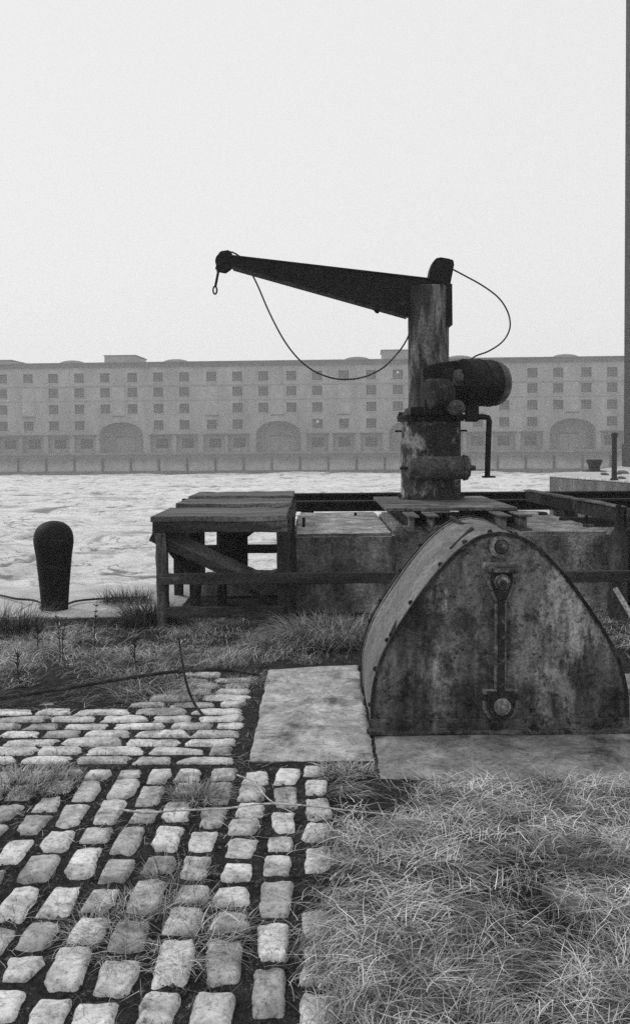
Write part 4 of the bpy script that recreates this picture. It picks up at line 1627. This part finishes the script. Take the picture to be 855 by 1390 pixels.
# canopy, string course, cornice
cn = MB()
edges = sorted(bays)
for x in bays:
    cn.box((x - 2.25, -.5, Z_SP - .02), (x + 2.25, -.002, Z_SP + .16))
wpart(cn, 'canopy', M['slate'])
stc = MB()
stc.box((xL, -.10, ZF(521.5) - .09), (xR, -.003, ZF(521.5) + .09))
stc.box((xL, -.06, ZF(541.5) - .05), (xR, -.003, ZF(541.5) + .05))
wpart(stc, 'string_course', M['bars'])
cn = MB()
cn.box((xL - .4, -.35, ROOF - .85), (xR + .4, -.003, ROOF - .1))
cn.box((xL - .4, -.55, ROOF - .1), (xR + .4, 40, ROOF + .12))
wpart(cn, 'cornice', M['slate'])
for a, b, t in ((-60, 9.5, 484.5), (138, 180, 478.5), (519, 556, 473)):
    rb = MB()
    zt = ZF(t) + (.0076 * ((a + b) / 2 - 427) * -1 * MP)
    rb.box((U(a), 3, ROOF + .12), (U(b), 12, zt - .12), 0)
    rb.box((U(a) - .2, 2.8, zt - .12), (U(b) + .2, 12.2, zt), 1)
    wpart(rb, 'lift_house', [M['brick'], M['slate']])
for p in (95, 237, 485, 625, 770):
    x = U(p)
    dm = MB()
    pts = [(x + 2.5 * math.cos(t), ROOF + .1 + .7 * math.sin(t)) for t in np.linspace(0, math.pi, 17)]
    dm.prism(pts, lambda u, v, d: (u, d, v), 2.0, 38)
    wpart(dm, 'barrel_roof', M['roof_pale'])

# far quay wall in the same frame
fq = empty('far_quay_wall', (base_c.x, D, 0), 'long stained stone quay wall below the warehouse across the mud', 'quay wall', rz=YAW)
mb = MB()
mb.box((xL - 20, -9.0, -6), (xR + 20, -8.2, -.35))
wpart(mb, 'wall_face', M['tide'], fq)
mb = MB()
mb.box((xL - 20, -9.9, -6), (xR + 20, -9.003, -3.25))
wpart(mb, 'foot_shadow', M['slate'], fq)  # dark strip added as the shadow line along the wall foot
mb = MB()
mb.box((xL - 20, -9.15, -.346), (xR + 20, -7.2, -.02))
wpart(mb, 'coping', M['far_coping'], fq)
for k in range(28):
    x = U(-60 + k * 36.3)
    mb = MB()
    mb.box((x - .16, -9.2, -4.2), (x + .16, -9.003, -.9))
    wpart(mb, 'fender', M['timber_post'], fq)
fqg = MB()
c_, s_ = math.cos(YAW), math.sin(YAW)
def tow(u, v, z):
    return (base_c.x + u * c_ - v * s_, D + u * s_ + v * c_, z)
fqg.add([tow(xL - 700, -7.2, -.03), tow(xR + 700, -7.2, -.03), tow(xR + 700, 1200, -.03), tow(xL - 700, 1200, -.03)], [(0, 1, 2, 3)])
fqg.build('far_ground', M['slab'])['kind'] = 'structure'

# ------------------------------------------------------------------ grass
def blades(name, roots, length, width, el0, el1, heading, mat, kind=None, seg=5, spread=.5, curl=.3):
    n = len(roots)
    L = rng.uniform(length[0], length[1], n)
    W = rng.uniform(width[0], width[1], n)
    ph = heading + rng.normal(0, spread, n)
    e0 = rng.uniform(el0[0], el0[1], n)
    e1 = rng.uniform(el1[0], el1[1], n)
    cu = rng.normal(0, curl, n)
    pos = np.array(roots, float)
    V = np.zeros((n, seg + 1, 2, 3))
    for k in range(seg + 1):
        t = k / seg
        a = ph + cu * t
        e = e0 + (e1 - e0) * t
        wv = (W * (1 - t) ** .7 + .0004)[:, None] * .5
        side = np.stack([-np.sin(a), np.cos(a), np.zeros(n)], 1)
        V[:, k, 0] = pos - side * wv
        V[:, k, 1] = pos + side * wv
        d = np.stack([np.cos(a) * np.cos(e), np.sin(a) * np.cos(e), np.sin(e)], 1)
        pos = pos + d * (L / seg)[:, None]
        pos[:, 2] = np.maximum(pos[:, 2], np.array(roots)[:, 2] + .004 + rng.uniform(0, .012, n))
    base = (np.arange(n) * (seg + 1) * 2)[:, None, None]
    k = np.arange(seg)[None, :, None] * 2
    q = base + k + np.array([0, 1, 3, 2])[None, None, :]
    return mesh_np(name, V.reshape(-1, 3), q.reshape(-1, 4), mat, kind, False)


def scatter(n, fn, zf=ground_z, dz=0.0):
    """fn(x, y) -> keep probability; returns roots"""
    out = []
    x0, x1, y0, y1, prob = fn
    while len(out) < n:
        x, y = random.uniform(x0, x1), random.uniform(y0, y1)
        if random.random() < prob(x, y):
            out.append((x, y, zf(x, y) + dz))
    return np.array(out)


def swirl(roots, sc_=.9, base=0.0, amt=2.6):
    return np.array([base + amt * nz(r[0] * sc_, r[1] * sc_, 11.3) for r in roots])


# foreground: long matted dry grass
def fg_prob(x, y):
    edge = 0.02 + .10 * nz(y * 2.2, 3.3)
    p = min(1, max(0, (x - edge) / .16 + .25))
    lim = 4.10 + .09 * nz(x * 2.4, 8.8) - (.16 if x > 1.45 else 0) + (.12 if x < .34 else 0)
    if y > lim:
        p *= max(0, 1 - (y - lim) / .12)
    if (x - 1.0) ** 2 / .02 + (y - 3.25) ** 2 / .012 < 1:
        p *= .08
    c = nz(x * 2.1, y * 2.1, 2.2)
    c2 = nz(x * 6.3, y * 6.3, 4.2)
    return p * min(1, max(.015, .45 + 1.3 * c + 1.3 * c2))


r1 = scatter(19000, (-.15, 3.3, 2.0, 4.6, fg_prob))
blades('grass', r1, (.05, .20), (.0014, .0034), (.05, .75), (-.6, .15), swirl(r1, 1.5, .4, 4.0), M['grass_low'], 'stuff', 6, .9, 1.0)
# tussocks that have fallen over, each combed its own way
rr_, hd_ = [], []
for k in range(680):
    while True:
        cx_, cy_ = random.uniform(-.05, 3.2), random.uniform(2.1, 4.2)
        if random.random() < fg_prob(cx_, cy_) + .05 * (cx_ > .1 and cy_ < 4.0):
            break
    h_ = 4.0 * nz(cx_ * 1.1, cy_ * 1.1, 3.3) + random.gauss(0, .9)
    m_n = int(random.uniform(40, 130))
    q = np.stack([rng.normal(cx_, .055, m_n), rng.normal(cy_, .055, m_n), np.full(m_n, .02)], 1)
    rr_.append(q)
    hd_.append(h_ + rng.normal(0, .38, m_n))
rr_, hd_ = np.concatenate(rr_), np.concatenate(hd_)
blades('grass', rr_, (.06, .19), (.0012, .0030), (.2, .95), (-1.1, -.2), hd_, M['grass'], 'stuff', 7, .12, .45)
# loose pale straws lying on top
r1 = scatter(7600, (-.12, 3.3, 2.0, 4.4, fg_prob), dz=.05)
blades('grass', r1, (.05, .19), (.0012, .0028), (-.1, .35), (-.5, .2), rng.uniform(0, 6.28, len(r1)), M['straw'], 'stuff', 6, .3, .35)
r1 = scatter(3200, (-.1, 3.3, 2.0, 4.5, fg_prob))
blades('grass', r1, (.05, .16), (.0015, .0032), (.6, 1.4), (-.7, .6), rng.uniform(0, 6.28, len(r1)), M['grass'], 'stuff', 7, .3, .8)
# moss and blades in the joints of the setts
r1 = scatter(9500, (-2.8, .05, 2.1, 6.5, lambda x, y: max(0, .25 + 1.3 * nz(x * 2.1, y * 2.1, 12))), dz=0)
r1[:, 2] = -.013
blades('grass', r1, (.015, .06), (.001, .0026), (.1, 1.3), (-.5, .6), rng.uniform(0, 6.28, len(r1)), M['grass_low'], 'stuff', 4, .3, .8)
r1 = scatter(1400, (-2.8, .05, 2.1, 6.4, lambda x, y: max(0, .2 + 1.3 * nz(x * 1.9, y * 1.9, 17))), dz=0)
r1[:, 2] = rng.uniform(-.02, .006, len(r1))
blades('grass', r1, (.03, .11), (.001, .0024), (-.1, .3), (-.4, .2), rng.uniform(0, 6.28, len(r1)), M['straw'], 'stuff', 4, .3, .4)
# dead stems trodden into the dark soil
r1 = scatter(3000, (-4, -.3, 5.5, 7.2, lambda x, y: max(0.05, .4 + 1.2 * nz(x * 1.7, y * 1.7, 14)) if y > sett_limit(x) - .1 else 0))
blades('grass', r1, (.05, .22), (.0015, .004), (-.05, .25), (-.3, .2), rng.normal(.1, .6, len(r1)), M['grass_low'], 'stuff', 5, .3, .5)
# back strip between cobbles and quay edge
def bk_prob(x, y):
    lo = 6.62 if x > -.75 else max(5.95, 6.62 + (x + .75) * .55)
    lo += .15 * nz(x * 2, 1.1)
    hi = 8.5 + .25 * nz(x * 1.4, 6.1)
    if x > -.4 and y < 6.66 + .1 * nz(x * 5, .5):
        return 0
    if not lo < y < hi:
        return .015 if lo - .6 < y < hi else 0
    if x > .25 and 4.9 < y < 6.4 and x < 1.75:
        return 0
    return min(1, max(.03, .40 + 1.4 * nz(x * 1.5, y * 1.5, 6.2) + .9 * nz(x * 5, y * 5, 1.2)))


r2 = scatter(30000, (-4.2, 3.6, 5.8, 8.75, bk_prob))
blades('grass', r2, (.03, .11), (.0018, .0042), (.05, .9), (-.7, .3), swirl(r2, 1.4, 1.0, 4), M['grass_back'], 'stuff', 5, 1.1, .9)
r2 = scatter(2200, (-4.2, .3, 6.5, 8.3, bk_prob))
blades('grass', r2, (.05, .15), (.0018, .003), (.7, 1.4), (-.2, 1.1), swirl(r2, .7, 1.0, 3.2), M['grass_back'], 'stuff', 5, 1.0, .4)


r2 = scatter(3600, (-4.2, 3.6, 5.9, 8.7, bk_prob), dz=.03)
blades('grass', r2, (.05, .20), (.0016, .0036), (-.1, .4), (-.5, .2), rng.uniform(0, 6.28, len(r2)), M['straw'], 'stuff', 5, .3, .7)


def tuft(name, c, r, n, length, mat, label, el0=(.5, 1.45), el1=(-.6, .5), width=(.003, .006), z=None, heading=None, spread=.5, group=None):
    a = rng.uniform(0, 2 * math.pi, n)
    q = np.sqrt(rng.uniform(0, 1, n)) * r
    roots = np.stack([c[0] + q * np.cos(a) * 1.3, c[1] + q * np.sin(a), np.full(n, z if z is not None else .0)], 1)
    hd = a if heading is None else np.full(n, heading)
    o = blades(name, roots, length, width, el0, el1, hd, mat, None, 7, spread, .35)
    return tag(o, label, 'grass tuft', group)


p = G(448, 868)
tuft('grass_tuft', (p.x, p.y), .34, 2600, (.18, .40), M['grass_back'], 'big dry grass tussock slumped against the foot of the concrete block', (.5, 1.35), (-.9, -.1), spread=.9)
p = G(398, 878)
tuft('grass_tuft', (p.x, p.y), .22, 800, (.10, .22), M['grass_back'], 'smaller dry tussock left of the big one below the timber rail', (.5, 1.35), (-.7, .1), spread=.9)
p = G(203, 845)
tuft('rush_tuft', (p.x, p.y), .18, 900, (.18, .42), M['grass_green'], 'dark rushes flopping over at the left leg of the timber staging', (.5, 1.35), (-1.0, -.1), (.003, .006), .02, spread=.7)
p = G(172, 822)
tuft('rush_tuft', (p.x, p.y), .20, 500, (.08, .24), M['grass_green'], 'low dark weeds on the pale quay edge between bollard and staging', (.4, 1.4), (-.3, .9), (.003, .007), .035, spread=1.0)
p = G(8, 860)
tuft('rush_tuft', (p.x, p.y), .25, 700, (.12, .34), M['grass_green'], 'dark weeds at the left edge in front of the bollard', (.6, 1.45), (-.2, .9), (.003, .007), .02, spread=1.0)
p = G(268, 1082)
tuft('grass_tuft', (p.x, p.y), .085, 420, (.05, .15), M['grass'], 'small spiky grass tuft growing between the cobbles beside the twig', (.2, 1.3), (-.6, .5), (.002, .004), -.01, spread=.6)
p = G(215, 1262)
tuft('grass_tuft', (p.x, p.y), .24, 800, (.04, .15), M['grass'], 'flattened grass spreading over the nearest cobbles at the bottom left', (.1, .8), (-.5, .3), (.0013, .0026), -.01, spread=1.2)
p = G(240, 1190)
tuft('grass_tuft', (p.x, p.y), .10, 160, (.04, .12), M['grass'], 'thin grass wisps in a joint of the cobbles', (.2, 1.2), (-.4, .6), (.0015, .003), -.01, spread=1.2)
p = G(28, 1065)
tuft('grass_tuft', (p.x, p.y), .22, 1300, (.03, .10), M['grass_back'], 'dull grass mat covering cobbles at the left edge', (.2, 1.2), (-.4, .5), (.002, .004), .0, spread=1.2)
p = G(470, 1050)
tuft('grass_tuft', (p.x, p.y), .10, 420, (.04, .13), M['grass'], 'grass creeping over the corner where the two slabs and the cobbles meet', (.1, 1.0), (-.6, .3), (.0014, .003), .0, spread=1.2)
p = G(340, 925)
tuft('grass_tuft', (p.x, p.y), .12, 260, (.05, .14), M['grass_back'], 'short grass at the rear left corner of the pale slab', (.1, 1.0), (-.6, .3), (.0016, .003), .0, spread=1.2)
for q_, lab in (((205, 930), 'low weedy grass on the dark soil left of the stone slab'), ((225, 945), 'wispy grass creeping over the rear courses of cobbles')):
    p = G(*q_)
    tuft('grass_tuft', (p.x, p.y), .24, 420, (.08, .22), M['grass_back'], lab, (.1, .9), (-.4, .4), (.002, .004), .0, spread=1.3)

# stalks of dead weed
for (px, py, h, lab) in ((82, 905, .40, 'tallest dead dark weed stalk in the grass in front of the bollard'),
                         (87, 900, .34, 'dead weed stalk close beside the tallest stalk'),
                         (52, 885, .20, 'short dead weed stalk left of the tall pair of stalks'),
                         (128, 890, .42, 'thin dead weed stalk between bollard and timber staging'),
                         (28, 935, .24, 'bushy dead weed near the left edge in front of the grass'),
                         (185, 905, .22, 'lone dead weed stalk in the grass left of the curved stick')):
    q = G(px, py)
    mb = MB()
    pts = smoothpath([q + Vector((0, 0, -.02)), q + Vector((random.gauss(0, .008), 0, h * .5)), q + Vector((random.gauss(0, .015), random.gauss(0, .01), h))], 5)
    mb.tube(pts, .0045, 6, r1=.002)
    for k in range(16 if h > .3 else 26):
        t = random.uniform(.25 if h < .3 else .5, 1)
        b = pts[int(t * (len(pts) - 1))]
        d = Vector((random.gauss(0, 1), random.gauss(0, 1), random.uniform(.3, 1.4))).normalized()
        l = random.uniform(.015, .04) * (1.8 if h < .25 else 1)
        mb.tube([b, b + d * l * .6, b + d * l], .004, 5, r1=.0022)
    tag(mb.build('weed_stalk', M['dead'], None, 0, 60, tuple(q)), lab, 'dead weed')

# sticks
q = [P(243, 866, 5.62), P(247, 895, 5.60), P(254, 930, 5.56), P(264, 955, 5.52), P(276, 971, 5.48)]
tag(MB().tube(smoothpath(q, 8), .006, 7, r1=.009).build('stick', M['dead'], None, 0, 60), 'dark curved stick standing up behind the cobbles', 'stick')
q = [G(163, 1099, .02), G(200, 1103, .035), G(240, 1100, .03), G(300, 1098, .04), G(360, 1091, .05), G(420, 1094, .05), G(480, 1101, .05), G(535, 1106, .05)]
mb = MB()
mb.tube(smoothpath(q, 8), .0052, 7, r1=.0032)
mb.tube(smoothpath([G(322, 1052, .03), G(345, 1062, .04), G(365, 1085, .05), G(400, 1105, .03)], 6), .004, 6, r1=.002)
tag(mb.build('twig', M['twig'], None, 0, 60), 'long bleached twig lying across the cobbles to the grass', 'twig')
# old hawser in the soil
q = [G(-40, 952, .05), G(40, 942, .06), G(110, 931, .06), G(170, 921, .06), G(235, 912, .06), G(300, 909, .05), G(352, 916, .03)]
tag(MB().tube(smoothpath(q, 8), .012, 8).build('old_cable', M['dead'], None, 0, 60), 'dark old cable lying along the soil behind the cobbles', 'cable')
# angular stone in the grass
q = G(768, 1235)
mb = MB()
pts = [(-.07, .075), (-.03, -.06), (.05, -.085), (.10, -.04), (.04, .05)]
mb.prism([(a, b) for a, b in pts], lambda u, v, d: (q.x + u, q.y + v, d), -.02, .055)
tag(mb.build('loose_stone', M['slab_dull'], None, .012, None, (q.x, q.y, 0)), 'flat angular stone half buried in the dry grass', 'stone')

# ------------------------------------------------------------------ render settings
sc.render.engine = 'CYCLES'
sc.view_settings.view_transform = 'Standard'
sc.view_settings.look = 'None'
sc.view_settings.exposure = 0.28
sc.view_settings.gamma = 1.0
sc.cycles.use_denoising = False
sc.cycles.max_bounces = 6
sc.cycles.diffuse_bounces = 3
sc.cycles.glossy_bounces = 2
sc.cycles.volume_bounces = 1
sc.cycles.use_adaptive_sampling = True
